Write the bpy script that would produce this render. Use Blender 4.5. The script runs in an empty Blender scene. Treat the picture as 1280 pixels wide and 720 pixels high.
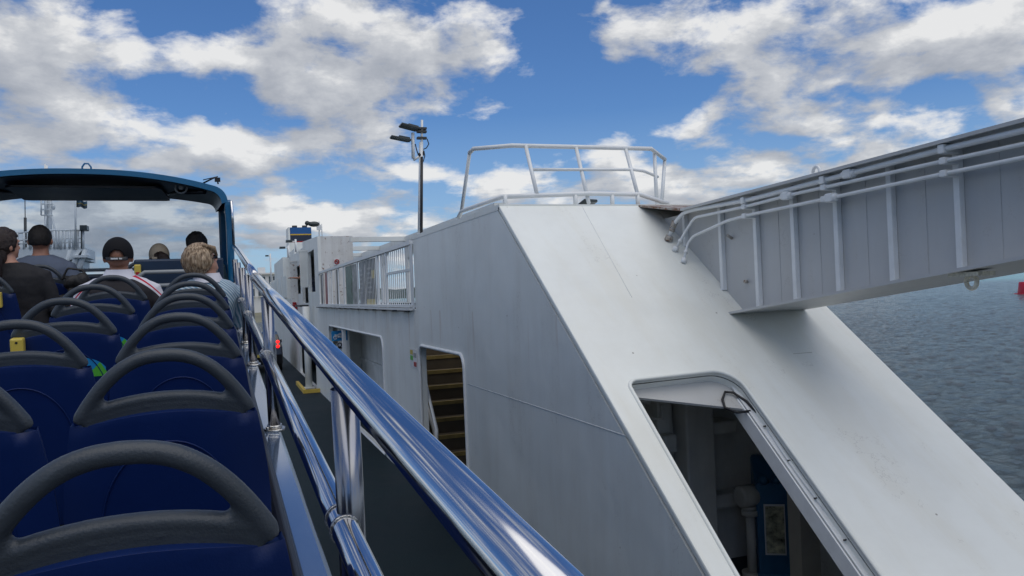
import bpy, bmesh, math, random
from mathutils import Vector, Matrix, Euler, noise
from mathutils.geometry import tessellate_polygon
R = math.radians
random.seed(7)
scene = bpy.context.scene
col = scene.collection

# ------------------------------------------------------------------ camera
F = 967.0
CAMZ = 3.2                     # eye height over the car deck (deck is Z = 0)
PSI, THETA, RHO = R(20.13), R(0.27), R(2.35)
fwd = Vector((math.sin(PSI)*math.cos(THETA), math.cos(PSI)*math.cos(THETA), math.sin(THETA)))
r0 = Vector((math.cos(PSI), -math.sin(PSI), 0)); u0 = r0.cross(fwd)
cr = math.cos(RHO)*r0 - math.sin(RHO)*u0
cu = math.sin(RHO)*r0 + math.cos(RHO)*u0
CAM = Vector((0, 0, CAMZ))
cam = bpy.data.cameras.new('camera'); camo = bpy.data.objects.new('camera', cam); col.objects.link(camo)
cm = Matrix((cr, cu, -fwd)).transposed().to_4x4(); cm.translation = CAM
camo.matrix_world = cm
cam.sensor_width = 36; cam.lens = F/1280*36; cam.clip_start = 0.03; cam.clip_end = 12000
scene.camera = camo

def ray(px, py):
    return (fwd*F + cr*(px-640) - cu*(py-360)).normalized()

# ------------------------------------------------------------------ sun / exposure
SUN_DIR = Vector((0.12, -0.40, 0.90)).normalized()      # towards the sun
sun = bpy.data.lights.new('sun', 'SUN'); so = bpy.data.objects.new('sun', sun); col.objects.link(so)
sun.energy = 1.25; sun.angle = R(85); sun.color = (1.0, 0.92, 0.76)
so.rotation_euler = SUN_DIR.to_track_quat('Z', 'Y').to_euler(); so.location = (0, 0, 60)
scene.view_settings.view_transform = 'Standard'; scene.view_settings.look = 'None'
scene.view_settings.gamma = 1; scene.view_settings.exposure = 0.42

# ------------------------------------------------------------------ world: Nishita sky with broken cumulus
W = bpy.data.worlds.new('World'); scene.world = W; W.use_nodes = True
def N(nt, t, **kw):
    n = nt.nodes.new(t)
    for k, v in kw.items():
        if k == 'ins':
            for a, b in v.items(): n.inputs[a].default_value = b
        else: setattr(n, k, v)
    return n
def M_(nt, op, a, b=None, clamp=False):
    n = nt.nodes.new('ShaderNodeMath'); n.operation = op; n.use_clamp = clamp
    for i, v in enumerate((a, b)):
        if v is None: continue
        if isinstance(v, (int, float)): n.inputs[i].default_value = v
        else: nt.links.new(v, n.inputs[i])
    return n.outputs[0]
def ramp(nt, fac, stops, interp='LINEAR'):
    n = nt.nodes.new('ShaderNodeValToRGB'); cr_ = n.color_ramp; cr_.interpolation = interp
    while len(cr_.elements) < len(stops): cr_.elements.new(0.5)
    for e, (p, c) in zip(cr_.elements, stops):
        e.position = p; e.color = (c[0], c[1], c[2], 1) if hasattr(c, '__len__') else (c, c, c, 1)
    nt.links.new(fac, n.inputs[0]); return n.outputs[0]

# cloud banks: direction (picked as seen looking over the bow), half-widths in degrees-ish, weight
BLOBS = [(60,25,125,42,.9),(40,120,120,62,1.0),(160,175,170,50,1.0),(330,75,150,70,1.0),(450,60,130,80,.95),(480,130,120,55,.8),
 (330,190,190,38,.95),(615,90,60,50,1.0),(630,12,70,22,.9),(730,178,50,14,.6),(500,215,40,18,.5),(455,234,26,10,.8),(30,60,90,30,.4),(210,60,70,25,.5),
 (470,272,120,26,.75),(350,268,90,28,.7),(600,215,90,22,.6),(720,195,60,18,.55),(740,232,120,26,.8),(655,245,90,22,.6),
 (770,50,75,45,.85),(860,25,110,35,.8),(1080,45,200,62,1.1),(1000,95,130,30,.8),(930,75,90,24,.6),(1230,60,120,50,.9),
 (930,158,95,38,.95),(985,140,60,28,.7),(1090,155,75,26,.8),(960,220,130,32,.95),(860,235,70,24,.7),(1060,205,90,26,.7),
 (1225,135,30,20,.6),(1278,140,40,34,.8),(60,275,140,30,.6),(180,300,140,32,.65),(230,250,120,24,.4),(100,330,200,30,.6),
 (205,90,34,60,-.55),(305,25,60,22,-.45),(300,115,38,34,-.6),(345,165,50,20,-.6),(555,60,30,40,-.5),(705,110,60,90,-.85),
 (560,195,80,22,-.35),(160,12,40,16,-.5),(430,235,70,12,-.35),(790,125,70,26,-.85),(1190,125,60,24,-.8),(850,118,60,24,-.8),(1020,112,50,11,-.6),(1040,180,40,10,-.5),
 (1000,22,26,14,-.5),(330,225,70,14,-.3),(640,170,60,30,-.4)]
g = bpy.data.node_groups.new('cloud_density', 'ShaderNodeTree')
g.interface.new_socket('Vector', in_out='INPUT', socket_type='NodeSocketVector')
g.interface.new_socket('Density', in_out='OUTPUT', socket_type='NodeSocketFloat')
gi = g.nodes.new('NodeGroupInput'); go = g.nodes.new('NodeGroupOutput')
vec = gi.outputs[0]
wn = N(g, 'ShaderNodeTexNoise', ins={'Scale': 9.0, 'Detail': 3.0}); g.links.new(vec, wn.inputs['Vector'])
wsub = N(g, 'ShaderNodeVectorMath', operation='SUBTRACT'); g.links.new(wn.outputs['Color'], wsub.inputs[0]); wsub.inputs[1].default_value = (.5, .5, .5)
wsc = N(g, 'ShaderNodeVectorMath', operation='SCALE'); g.links.new(wsub.outputs[0], wsc.inputs[0]); wsc.inputs['Scale'].default_value = 0.086
wad = N(g, 'ShaderNodeVectorMath', operation='ADD'); g.links.new(vec, wad.inputs[0]); g.links.new(wsc.outputs[0], wad.inputs[1])
warped = wad.outputs[0]
tot = None
for (bx_, by_, rx, ry, w_) in BLOBS:
    c = ray(bx_, by_)
    t1 = Vector((c.y, -c.x, 0)).normalized(); t2 = t1.cross(c)
    m = Matrix((c, t1, t2)).transposed()
    mp = N(g, 'ShaderNodeMapping', vector_type='TEXTURE')
    mp.inputs['Location'].default_value = c; mp.inputs['Rotation'].default_value = m.to_euler('XYZ')
    k = 1.35/F*(F/math.hypot(F, bx_-640))
    mp.inputs['Scale'].default_value = (1.0, rx*k, ry*k)
    g.links.new(warped, mp.inputs['Vector'])
    gr = N(g, 'ShaderNodeTexGradient', gradient_type='SPHERICAL'); g.links.new(mp.outputs[0], gr.inputs[0])
    q = M_(g, 'MULTIPLY', gr.outputs['Fac'], w_)
    tot = q if tot is None else M_(g, 'ADD', tot, q)
# perspective-correct fields for the cloud deck
sx = N(g, 'ShaderNodeSeparateXYZ'); g.links.new(vec, sx.inputs[0])
zz = M_(g, 'MAXIMUM', M_(g, 'ADD', sx.outputs[2], 0.22), 0.05)
cx_ = N(g, 'ShaderNodeCombineXYZ')
g.links.new(M_(g, 'DIVIDE', sx.outputs[0], zz), cx_.inputs[0]); g.links.new(M_(g, 'DIVIDE', sx.outputs[1], zz), cx_.inputs[1])
g.links.new(M_(g, 'MULTIPLY', sx.outputs[2], 2.2), cx_.inputs[2])
n1 = N(g, 'ShaderNodeTexNoise', ins={'Scale': 5.5, 'Detail': 12.0, 'Roughness': 0.60, 'Distortion': 0.2}); g.links.new(cx_.outputs[0], n1.inputs['Vector'])
mp3 = N(g, 'ShaderNodeMapping', ins={'Scale': (1, 1, 1.7)}); g.links.new(vec, mp3.inputs[0])
n3 = N(g, 'ShaderNodeTexNoise', ins={'Scale': 9.0, 'Detail': 12.0, 'Roughness': 0.59, 'Distortion': 0.2}); g.links.new(mp3.outputs[0], n3.inputs['Vector'])
n2 = N(g, 'ShaderNodeTexNoise', ins={'Scale': 1.0, 'Detail': 2.0}); g.links.new(cx_.outputs[0], n2.inputs['Vector'])
# outside the part of the sky that the banks describe, a general broken deck
fac_dir = N(g, 'ShaderNodeVectorMath', operation='DOT_PRODUCT'); g.links.new(vec, fac_dir.inputs[0]); fac_dir.inputs[1].default_value = ray(640, 200)
outside = M_(g, 'SUBTRACT', 1.0, M_(g, 'MULTIPLY', M_(g, 'SUBTRACT', fac_dir.outputs['Value'], 0.72), 6.0, True), True)
gen = M_(g, 'MULTIPLY', outside, M_(g, 'MULTIPLY', M_(g, 'SUBTRACT', n2.outputs['Fac'], 0.36), 2.6))
base = M_(g, 'ADD', M_(g, 'MULTIPLY', M_(g, 'MINIMUM', tot, 0.9), 0.82), gen)
dens = M_(g, 'ADD', base, M_(g, 'MULTIPLY', M_(g, 'SUBTRACT', n1.outputs['Fac'], 0.5), 1.5))
dens = M_(g, 'ADD', dens, M_(g, 'MULTIPLY', M_(g, 'SUBTRACT', n3.outputs['Fac'], 0.5), 2.6))
# flat cloud layers crowd together towards the horizon
lowb = M_(g, 'SUBTRACT', 1.0, M_(g, 'MULTIPLY', M_(g, 'ABSOLUTE', M_(g, 'SUBTRACT', sx.outputs[2], 0.07)), 7.0), True)
mp4 = N(g, 'ShaderNodeMapping', ins={'Scale': (1, 1, 5.5)}); g.links.new(vec, mp4.inputs[0])
n4 = N(g, 'ShaderNodeTexNoise', ins={'Scale': 7.0, 'Detail': 9.0, 'Roughness': 0.58}); g.links.new(mp4.outputs[0], n4.inputs['Vector'])
dens = M_(g, 'ADD', dens, M_(g, 'MULTIPLY', lowb, M_(g, 'ADD', 0.22, M_(g, 'MULTIPLY', M_(g, 'SUBTRACT', n4.outputs['Fac'], 0.5), 2.6))))
dens = M_(g, 'SUBTRACT', dens, 0.22)
g.links.new(dens, go.inputs[0])
nt = W.node_tree; nt.nodes.clear()
tc = N(nt, 'ShaderNodeTexCoord'); nrm = N(nt, 'ShaderNodeVectorMath', operation='NORMALIZE'); nt.links.new(tc.outputs['Generated'], nrm.inputs[0])
ga = nt.nodes.new('ShaderNodeGroup'); ga.node_tree = g; nt.links.new(nrm.outputs[0], ga.inputs[0])
off = N(nt, 'ShaderNodeVectorMath', operation='ADD'); nt.links.new(nrm.outputs[0], off.inputs[0]); off.inputs[1].default_value = (0.022, -0.004, 0.034)
gb = nt.nodes.new('ShaderNodeGroup'); gb.node_tree = g; nt.links.new(off.outputs[0], gb.inputs[0])
dA, dB = ga.outputs[0], gb.outputs[0]
cover = ramp(nt, M_(nt, 'MULTIPLY', dA, 1.9), [(0.0, 0), (0.25, .2), (0.65, .68), (1, .95)])
# sun side bright, core grey
lit = M_(nt, 'ADD', M_(nt, 'MULTIPLY', M_(nt, 'SUBTRACT', dA, dB), 0.75), M_(nt, 'SUBTRACT', 0.72, M_(nt, 'MULTIPLY', M_(nt, 'MAXIMUM', dA, 0), 0.36)))
cc = ramp(nt, lit, [(0.0, (2.9, 3.15, 3.6)), (0.42, (3.8, 4.0, 4.4)), (0.75, (5.1, 5.25, 5.5)), (1.0, (7.3, 7.3, 7.25))])
sky = N(nt, 'ShaderNodeTexSky', sky_type='NISHITA', sun_disc=False)
sky.sun_elevation = math.asin(SUN_DIR.z); sky.sun_rotation = math.atan2(SUN_DIR.x, SUN_DIR.y)
sky.air_density = 1.0; sky.dust_density = 0.5; sky.ozone_density = 1.6
hs = N(nt, 'ShaderNodeHueSaturation', ins={'Saturation': 1.12, 'Value': 1.0}); nt.links.new(sky.outputs[0], hs.inputs['Color'])
mx = N(nt, 'ShaderNodeMix', data_type='RGBA'); nt.links.new(cover, mx.inputs['Factor']); tn = N(nt, 'ShaderNodeVectorMath', operation='MULTIPLY'); nt.links.new(hs.outputs[0], tn.inputs[0]); tn.inputs[1].default_value = (0.54, 0.72, 0.96); 
szz = N(nt, 'ShaderNodeSeparateXYZ'); nt.links.new(nrm.outputs[0], szz.inputs[0])
hz = M_(nt, 'SUBTRACT', 1.0, M_(nt, 'MULTIPLY', M_(nt, 'ABSOLUTE', szz.outputs[2]), 4.5), True)
hm_ = N(nt, 'ShaderNodeMix', data_type='RGBA'); nt.links.new(M_(nt, 'MULTIPLY', hz, 0.65), hm_.inputs['Factor']); nt.links.new(tn.outputs[0], hm_.inputs['A']); hm_.inputs['B'].default_value = (3.0, 4.3, 6.1, 1)
nt.links.new(hm_.outputs['Result'], mx.inputs['A']); nt.links.new(cc, mx.inputs['B'])
bg = N(nt, 'ShaderNodeBackground'); bg.inputs['Strength'].default_value = 0.085
nt.links.new(mx.outputs['Result'], bg.inputs['Color'])
wo = N(nt, 'ShaderNodeOutputWorld'); nt.links.new(bg.outputs[0], wo.inputs['Surface'])

# ------------------------------------------------------------------ materials
MATS = {}
def mat(name, c, rough=.5, metal=0., vary=.12, vscale=3., bump=0., bscale=60., spec=.5, coat=0., streak=0., rust=0., emit=None, dark=None):
    m = bpy.data.materials.new(name); m.use_nodes = True; nt = m.node_tree; b = nt.nodes['Principled BSDF']
    b.inputs['Metallic'].default_value = metal; b.inputs['Specular IOR Level'].default_value = spec; b.inputs['Coat Weight'].default_value = coat
    b.inputs['Coat Roughness'].default_value = .08
    t = N(nt, 'ShaderNodeTexCoord')
    n = N(nt, 'ShaderNodeTexNoise', ins={'Scale': vscale, 'Detail': 6., 'Roughness': .6}); nt.links.new(t.outputs['Object'], n.inputs['Vector'])
    lo = [x*(1-vary) for x in c]; hi = [min(1, x*(1+vary)) for x in c]
    out = ramp(nt, n.outputs['Fac'], [(.3, lo), (.7, hi)])
    if streak:
        mp = N(nt, 'ShaderNodeMapping', ins={'Scale': (3.2, 3.2, .30)}); nt.links.new(t.outputs['Object'], mp.inputs[0])
        s = N(nt, 'ShaderNodeTexNoise', ins={'Scale': 1.3, 'Detail': 5., 'Roughness': .65}); nt.links.new(mp.outputs[0], s.inputs['Vector'])
        f = ramp(nt, s.outputs['Fac'], [(.42, 0), (.78, streak)])
        mm = N(nt, 'ShaderNodeMix', data_type='RGBA'); nt.links.new(f, mm.inputs['Factor']); nt.links.new(out, mm.inputs['A']); mm.inputs['B'].default_value = (c[0]*.55, c[1]*.5, c[2]*.42, 1); out = mm.outputs['Result']
    if rust:
        s = N(nt, 'ShaderNodeTexNoise', ins={'Scale': 11., 'Detail': 9., 'Roughness': .7}); nt.links.new(t.outputs['Object'], s.inputs['Vector'])
        f = ramp(nt, s.outputs['Fac'], [(.70-.3*rust, 0), (.76-.3*rust, 1)])
        mm = N(nt, 'ShaderNodeMix', data_type='RGBA'); nt.links.new(f, mm.inputs['Factor']); nt.links.new(out, mm.inputs['A']); mm.inputs['B'].default_value = (.16, .06, .02, 1); out = mm.outputs['Result']
    nt.links.new(out, b.inputs['Base Color'])
    rr = N(nt, 'ShaderNodeMapRange', ins={'To Min': max(0.02, rough*.8), 'To Max': min(1, rough*1.25)}); nt.links.new(n.outputs['Fac'], rr.inputs['Value']); nt.links.new(rr.outputs[0], b.inputs['Roughness'])
    if bump:
        bn = N(nt, 'ShaderNodeTexNoise', ins={'Scale': bscale, 'Detail': 4.}); nt.links.new(t.outputs['Object'], bn.inputs['Vector'])
        bp = N(nt, 'ShaderNodeBump', ins={'Strength': bump, 'Distance': .02}); nt.links.new(bn.outputs['Fac'], bp.inputs['Height']); nt.links.new(bp.outputs[0], b.inputs['Normal'])
    if emit:
        b.inputs['Emission Color'].default_value = (*emit[:3], 1); b.inputs['Emission Strength'].default_value = emit[3]
    MATS[name] = m; return m
PAINT = mat('ship_paint', (.80, .82, .785), .38, vary=.04, vscale=1.2, bump=.10, bscale=1.6, streak=.04)
PAINT2 = mat('ship_paint_slope', (.80, .82, .775), .36, vary=.045, vscale=.9, bump=.15, bscale=1.6, streak=.10)
PAINTR = mat('ship_paint_rusty', (.70, .70, .68), .5, vary=.08, vscale=3, streak=.4, rust=.35)
PAINTV = mat('ship_paint_flange_rust', (.42, .40, .36), .6, vary=.2, rust=.75)
GIRD = mat('girder_paint', (.50, .51, .51), .45, vary=.05, vscale=2, bump=.06, bscale=5, streak=.12)
PIPE = mat('pipe_paint', (.74, .76, .76), .35, vary=.06, vscale=8, bump=.05)
INNER = mat('inner_paint', (.80, .79, .74), .55, vary=.15, vscale=2, streak=.4)
DECK = mat('deck_paint', (.007, .016, .018), .6, spec=.2, vary=.3, vscale=1.1, bump=.5, bscale=70)
STEEL = mat('dark_steel', (.05, .05, .05), .5, vary=.3, metal=.3)
CHROME = mat('polished_stainless', (.68, .69, .71), .105, metal=1, vary=.03, vscale=7, bump=.005, bscale=9)
CHROMEP = mat('post_stainless_dark_reflection', (.26, .27, .30), .20, metal=1, vary=.05, vscale=7)  # same stainless, base darkened to stand in for dark reflections
CHROMEW = mat('stainless_weld', (.55, .54, .52), .22, metal=1, vary=.2, vscale=60, bump=.3, bscale=120)
YEL = mat('yellow_paint', (.60, .42, .07), .55, vary=.25, vscale=6, streak=.3)
BLUEP = mat('seat_shell_blue', (.0018, .015, .090), .42, vary=.12, vscale=4, bump=.05, bscale=260, spec=.35)
GREYP = mat('seat_handle_grey', (.042, .052, .064), .40, vary=.15, vscale=9, bump=.12, bscale=240, spec=.45)
FABB = mat('seat_fabric', (.01, .02, .09), .9, vary=.4, vscale=40)
BUSB = mat('bus_paint_blue', (.008, .13, .28), .22, vary=.06, coat=.6)
BUSD = mat('bus_trim_dark', (.006, .010, .022), .35, vary=.2, bump=.04)
BUSN = mat('bus_navy_panel', (.012, .030, .065), .4, vary=.15)
SILL = mat('sill_gloss', (.17, .24, .36), .10, vary=.05, vscale=2, metal=.55, coat=.6, bump=.02, bscale=3)
RUB = mat('black_rubber', (.012, .012, .014), .45, vary=.2)
GREYM = mat('grey_handrail', (.26, .28, .29), .35, vary=.08)
BFLOOR = mat('bus_floor', (.05, .06, .07), .7, vary=.2, bump=.2)
YDEV = mat('yellow_plastic', (.60, .46, .08), .35, vary=.05)
RED = mat('red_plastic', (.35, .02, .02), .4)
REDW = mat('red_buoy_paint', (.42, .012, .03), .45, vary=.1)
WHITE = mat('white_plastic', (.7, .7, .7), .4, vary=.05)
STKB = mat('sticker_blue', (.02, .25, .55), .35, vary=.05)
STKG = mat('sticker_green', (.10, .45, .05), .35, vary=.05)
BINB = mat('bin_blue', (.02, .12, .25), .4, vary=.15)
POSTC = mat('poster_cream', (.45, .42, .28), .5, vary=.5, vscale=22)
DARKP = mat('poster_dark', (.045, .05, .055), .4, vary=.35, vscale=8)
LAMPD = mat('lamp_dark', (.035, .045, .045), .35, vary=.2)
LAMPG = mat('lamp_glass', (.10, .12, .12), .15, vary=.1)
CARB = mat('car_black', (.008, .008, .010), .3, vary=.1, coat=.7)
TYRE = mat('tyre', (.02, .02, .02), .8)
TAIL = mat('tail_light_lit', (.5, .01, .01), .3, emit=(1, .01, .01, 2))
LEAF = mat('leaf_green', (.06, .085, .035), .7, vary=.5, vscale=.8)
SAND = mat('shore_sand', (.20, .19, .12), .9, vary=.3, vscale=.05)
HILLM = mat('hill_green', (.045, .07, .05), .9, vary=.35, vscale=.03)
ROOFW = mat('hotel_white', (.70, .70, .68), .6, vary=.06)
WGLASS = mat('hotel_glass', (.05, .07, .08), .1, vary=.4, vscale=.5)
FUNB = mat('funnel_blue', (.01, .10, .30), .4, vary=.06); FUNN = mat('funnel_navy', (.012, .022, .05), .4)
FUNY = mat('funnel_yellow', (.6, .38, .03), .45)
FLAGB = mat('flag_cloth', (.05, .13, .2), .8, vary=.2)
SKIN = mat('skin', (.50, .26, .18), .5, vary=.1, vscale=12); SKINT = mat('skin_tanned', (.40, .19, .12), .5, vary=.12, vscale=12)
EYE = mat('eye_dark', (.03, .02, .02), .2)
HAIRD = mat('hair_dark', (.012, .009, .008), .55, vary=.4, vscale=60, bump=.6, bscale=160)
HAIRB = mat('hair_brown', (.022, .012, .010), .5, vary=.5, vscale=50, bump=.6, bscale=160)
TEEG = mat('tshirt_slate', (.11, .135, .19), .85, vary=.12, vscale=5, bump=.25, bscale=14)
TOPB = mat('top_black', (.010, .010, .013), .8, vary=.25, vscale=5, bump=.3, bscale=14)
TEET = mat('shirt_teal', (.06, .11, .12), .85, vary=.1)
JEANS = mat('trousers', (.03, .04, .07), .9, vary=.2)
CAPB = mat('cap_charcoal', (.011, .011, .013), .85, spec=.15, vary=.2, bump=.1, bscale=200)
CAPT = mat('cap_tan', (.36, .30, .22), .8, vary=.1)
BAGM = mat('bag_black', (.012, .012, .013), .6, vary=.3, bump=.4, bscale=30)

def hull_weathering(m, axis_scale, tint, amt, seam=0):
    nt = m.node_tree; b = nt.nodes['Principled BSDF']; src = b.inputs['Base Color'].links[0].from_socket
    t = N(nt, 'ShaderNodeTexCoord'); mp = N(nt, 'ShaderNodeMapping', ins={'Scale': axis_scale}); nt.links.new(t.outputs['Object'], mp.inputs[0])
    n = N(nt, 'ShaderNodeTexNoise', ins={'Scale': 1.0, 'Detail': 8., 'Roughness': .62, 'Distortion': .3}); nt.links.new(mp.outputs[0], n.inputs['Vector'])
    f = ramp(nt, n.outputs['Fac'], [(.47, 0), (.68, amt)])
    mm = N(nt, 'ShaderNodeMix', data_type='RGBA'); nt.links.new(f, mm.inputs['Factor']); nt.links.new(src, mm.inputs['A']); mm.inputs['B'].default_value = (*tint, 1)
    sp = N(nt, 'ShaderNodeTexVoronoi', ins={'Scale': 3.3, 'Randomness': 1.0}); nt.links.new(t.outputs['Object'], sp.inputs['Vector'])
    sf = ramp(nt, sp.outputs['Distance'], [(.018, .85), (.034, 0)])
    m2 = N(nt, 'ShaderNodeMix', data_type='RGBA'); nt.links.new(sf, m2.inputs['Factor']); nt.links.new(mm.outputs['Result'], m2.inputs['A']); m2.inputs['B'].default_value = (.20, .17, .14, 1)
    # hairline cracks in the paint
    cn = N(nt, 'ShaderNodeTexNoise', ins={'Scale': .9, 'Detail': 7., 'Roughness': .7}); nt.links.new(t.outputs['Object'], cn.inputs['Vector'])
    ab = M_(nt, 'ABSOLUTE', M_(nt, 'SUBTRACT', cn.outputs['Fac'], .5)); cf = ramp(nt, ab, [(0, .35), (.0016, 0)])
    gate = ramp(nt, n.outputs['Fac'], [(.52, 0), (.6, 1)])
    m3 = N(nt, 'ShaderNodeMix', data_type='RGBA'); nt.links.new(M_(nt, 'MULTIPLY', cf, gate), m3.inputs['Factor']); nt.links.new(m2.outputs['Result'], m3.inputs['A']); m3.inputs['B'].default_value = (.22, .2, .18, 1)
    nt.links.new(m3.outputs['Result'], b.inputs['Base Color'])
    bw = N(nt, 'ShaderNodeTexNoise', ins={'Scale': 1.5, 'Detail': 2.}); nt.links.new(t.outputs['Object'], bw.inputs['Vector'])
    bp = N(nt, 'ShaderNodeBump', ins={'Strength': .55, 'Distance': .03}); nt.links.new(bw.outputs['Fac'], bp.inputs['Height'])
    fn_ = N(nt, 'ShaderNodeTexNoise', ins={'Scale': 45., 'Detail': 3.}); nt.links.new(t.outputs['Object'], fn_.inputs['Vector'])
    b2 = N(nt, 'ShaderNodeBump', ins={'Strength': .12, 'Distance': .004}); nt.links.new(fn_.outputs['Fac'], b2.inputs['Height']); nt.links.new(bp.outputs[0], b2.inputs['Normal']); nt.links.new(b2.outputs[0], b.inputs['Normal'])
def rust_runs(m, z0, z1, amt):
    nt = m.node_tree; b = nt.nodes['Principled BSDF']; src = b.inputs['Base Color'].links[0].from_socket
    t = N(nt, 'ShaderNodeTexCoord'); mp = N(nt, 'ShaderNodeMapping', ins={'Scale': (7, 7, .55)}); nt.links.new(t.outputs['Object'], mp.inputs[0])
    n = N(nt, 'ShaderNodeTexNoise', ins={'Scale': 1.0, 'Detail': 4., 'Roughness': .5}); nt.links.new(mp.outputs[0], n.inputs['Vector'])
    s_ = N(nt, 'ShaderNodeSeparateXYZ'); nt.links.new(t.outputs['Object'], s_.inputs[0])
    up = N(nt, 'ShaderNodeMapRange', ins={'From Min': z0, 'From Max': z1}); nt.links.new(s_.outputs[2], up.inputs['Value'])
    f = M_(nt, 'MULTIPLY', ramp(nt, n.outputs['Fac'], [(.60, 0), (.72, amt)]), up.outputs[0])
    f = M_(nt, 'MULTIPLY', f, M_(nt, 'LESS_THAN', s_.outputs[2], 3.0))
    mm = N(nt, 'ShaderNodeMix', data_type='RGBA'); nt.links.new(f, mm.inputs['Factor']); nt.links.new(src, mm.inputs['A']); mm.inputs['B'].default_value = (.36, .20, .10, 1)
    nt.links.new(mm.outputs['Result'], b.inputs['Base Color'])
hull_weathering(PAINT, (1, 1.6, .35), (.60, .58, .52), .40)
rust_runs(PAINT, 2.35, 2.98, .5)
hull_weathering(PAINT2, (2.6, .45, .45), (.70, .68, .58), .45)
hull_weathering(GIRD, (1, 3.0, .6), (.50, .49, .46), .45)
def hair_blond():
    m = bpy.data.materials.new('hair_streaked_blond'); m.use_nodes = True; nt = m.node_tree; b = nt.nodes['Principled BSDF']
    t = N(nt, 'ShaderNodeTexCoord'); mp = N(nt, 'ShaderNodeMapping', ins={'Scale': (60, 60, 9)}); nt.links.new(t.outputs['Object'], mp.inputs[0])
    n = N(nt, 'ShaderNodeTexNoise', ins={'Scale': 1.6, 'Detail': 5.}); nt.links.new(mp.outputs[0], n.inputs['Vector'])
    c = ramp(nt, n.outputs['Fac'], [(.3, (.07, .042, .025)), (.48, (.24, .16, .09)), (.66, (.50, .38, .26))]); nt.links.new(c, b.inputs['Base Color'])
    b.inputs['Roughness'].default_value = .5
    bp = N(nt, 'ShaderNodeBump', ins={'Strength': .7, 'Distance': .006}); nt.links.new(n.outputs['Fac'], bp.inputs['Height']); nt.links.new(bp.outputs[0], b.inputs['Normal'])
    return m
HAIRL = hair_blond()
def polo():
    m = bpy.data.materials.new('polo_banded'); m.use_nodes = True; nt = m.node_tree; b = nt.nodes['Principled BSDF']
    t = N(nt, 'ShaderNodeTexCoord'); s = N(nt, 'ShaderNodeSeparateXYZ'); nt.links.new(t.outputs['Object'], s.inputs[0])
    # bands sag a little towards the shoulders, as sewn
    xx = M_(nt, 'MULTIPLY', M_(nt, 'MULTIPLY', s.outputs[0], s.outputs[0]), 2.4)
    z = M_(nt, 'ADD', s.outputs[2], xx)
    wv = (.62, .62, .68); bk = (.022, .02, .024); rd = (.5, .02, .05)
    c = ramp(nt, z, [(0, wv), (.405, rd), (.417, wv), (.45, bk), (.592, wv), (.608, rd), (.620, wv)], 'CONSTANT'); nt.links.new(c, b.inputs['Base Color'])
    b.inputs['Roughness'].default_value = .85
    return m
POLO = polo()
def checked():
    m = bpy.data.materials.new('blouse_blue_stripes'); m.use_nodes = True; nt = m.node_tree; b = nt.nodes['Principled BSDF']
    t = N(nt, 'ShaderNodeTexCoord'); w = N(nt, 'ShaderNodeTexWave', ins={'Scale': 22., 'Distortion': 1.2}); w.bands_direction = 'DIAGONAL'; nt.links.new(t.outputs['Object'], w.inputs['Vector'])
    c = ramp(nt, w.outputs['Fac'], [(.35, (.14, .28, .38)), (.6, (.55, .62, .68))]); nt.links.new(c, b.inputs['Base Color']); b.inputs['Roughness'].default_value = .85
    return m
CHECK = checked()
def glass(name, tint, refl=.06, dens=.25):
    m = bpy.data.materials.new(name); m.use_nodes = True; nt = m.node_tree; nt.nodes.clear()
    tr = N(nt, 'ShaderNodeBsdfTransparent'); tr.inputs[0].default_value = (*tint, 1)
    gl = N(nt, 'ShaderNodeBsdfGlossy'); gl.inputs['Roughness'].default_value = .03
    fr = N(nt, 'ShaderNodeFresnel'); fr.inputs[0].default_value = 1.45
    mx = N(nt, 'ShaderNodeMixShader'); nt.links.new(fr.outputs[0], mx.inputs[0]); nt.links.new(tr.outputs[0], mx.inputs[1]); nt.links.new(gl.outputs[0], mx.inputs[2])
    o = N(nt, 'ShaderNodeOutputMaterial'); nt.links.new(mx.outputs[0], o.inputs[0]); return m
GLASS = glass('windscreen_glass', (.80, .84, .88))

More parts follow.
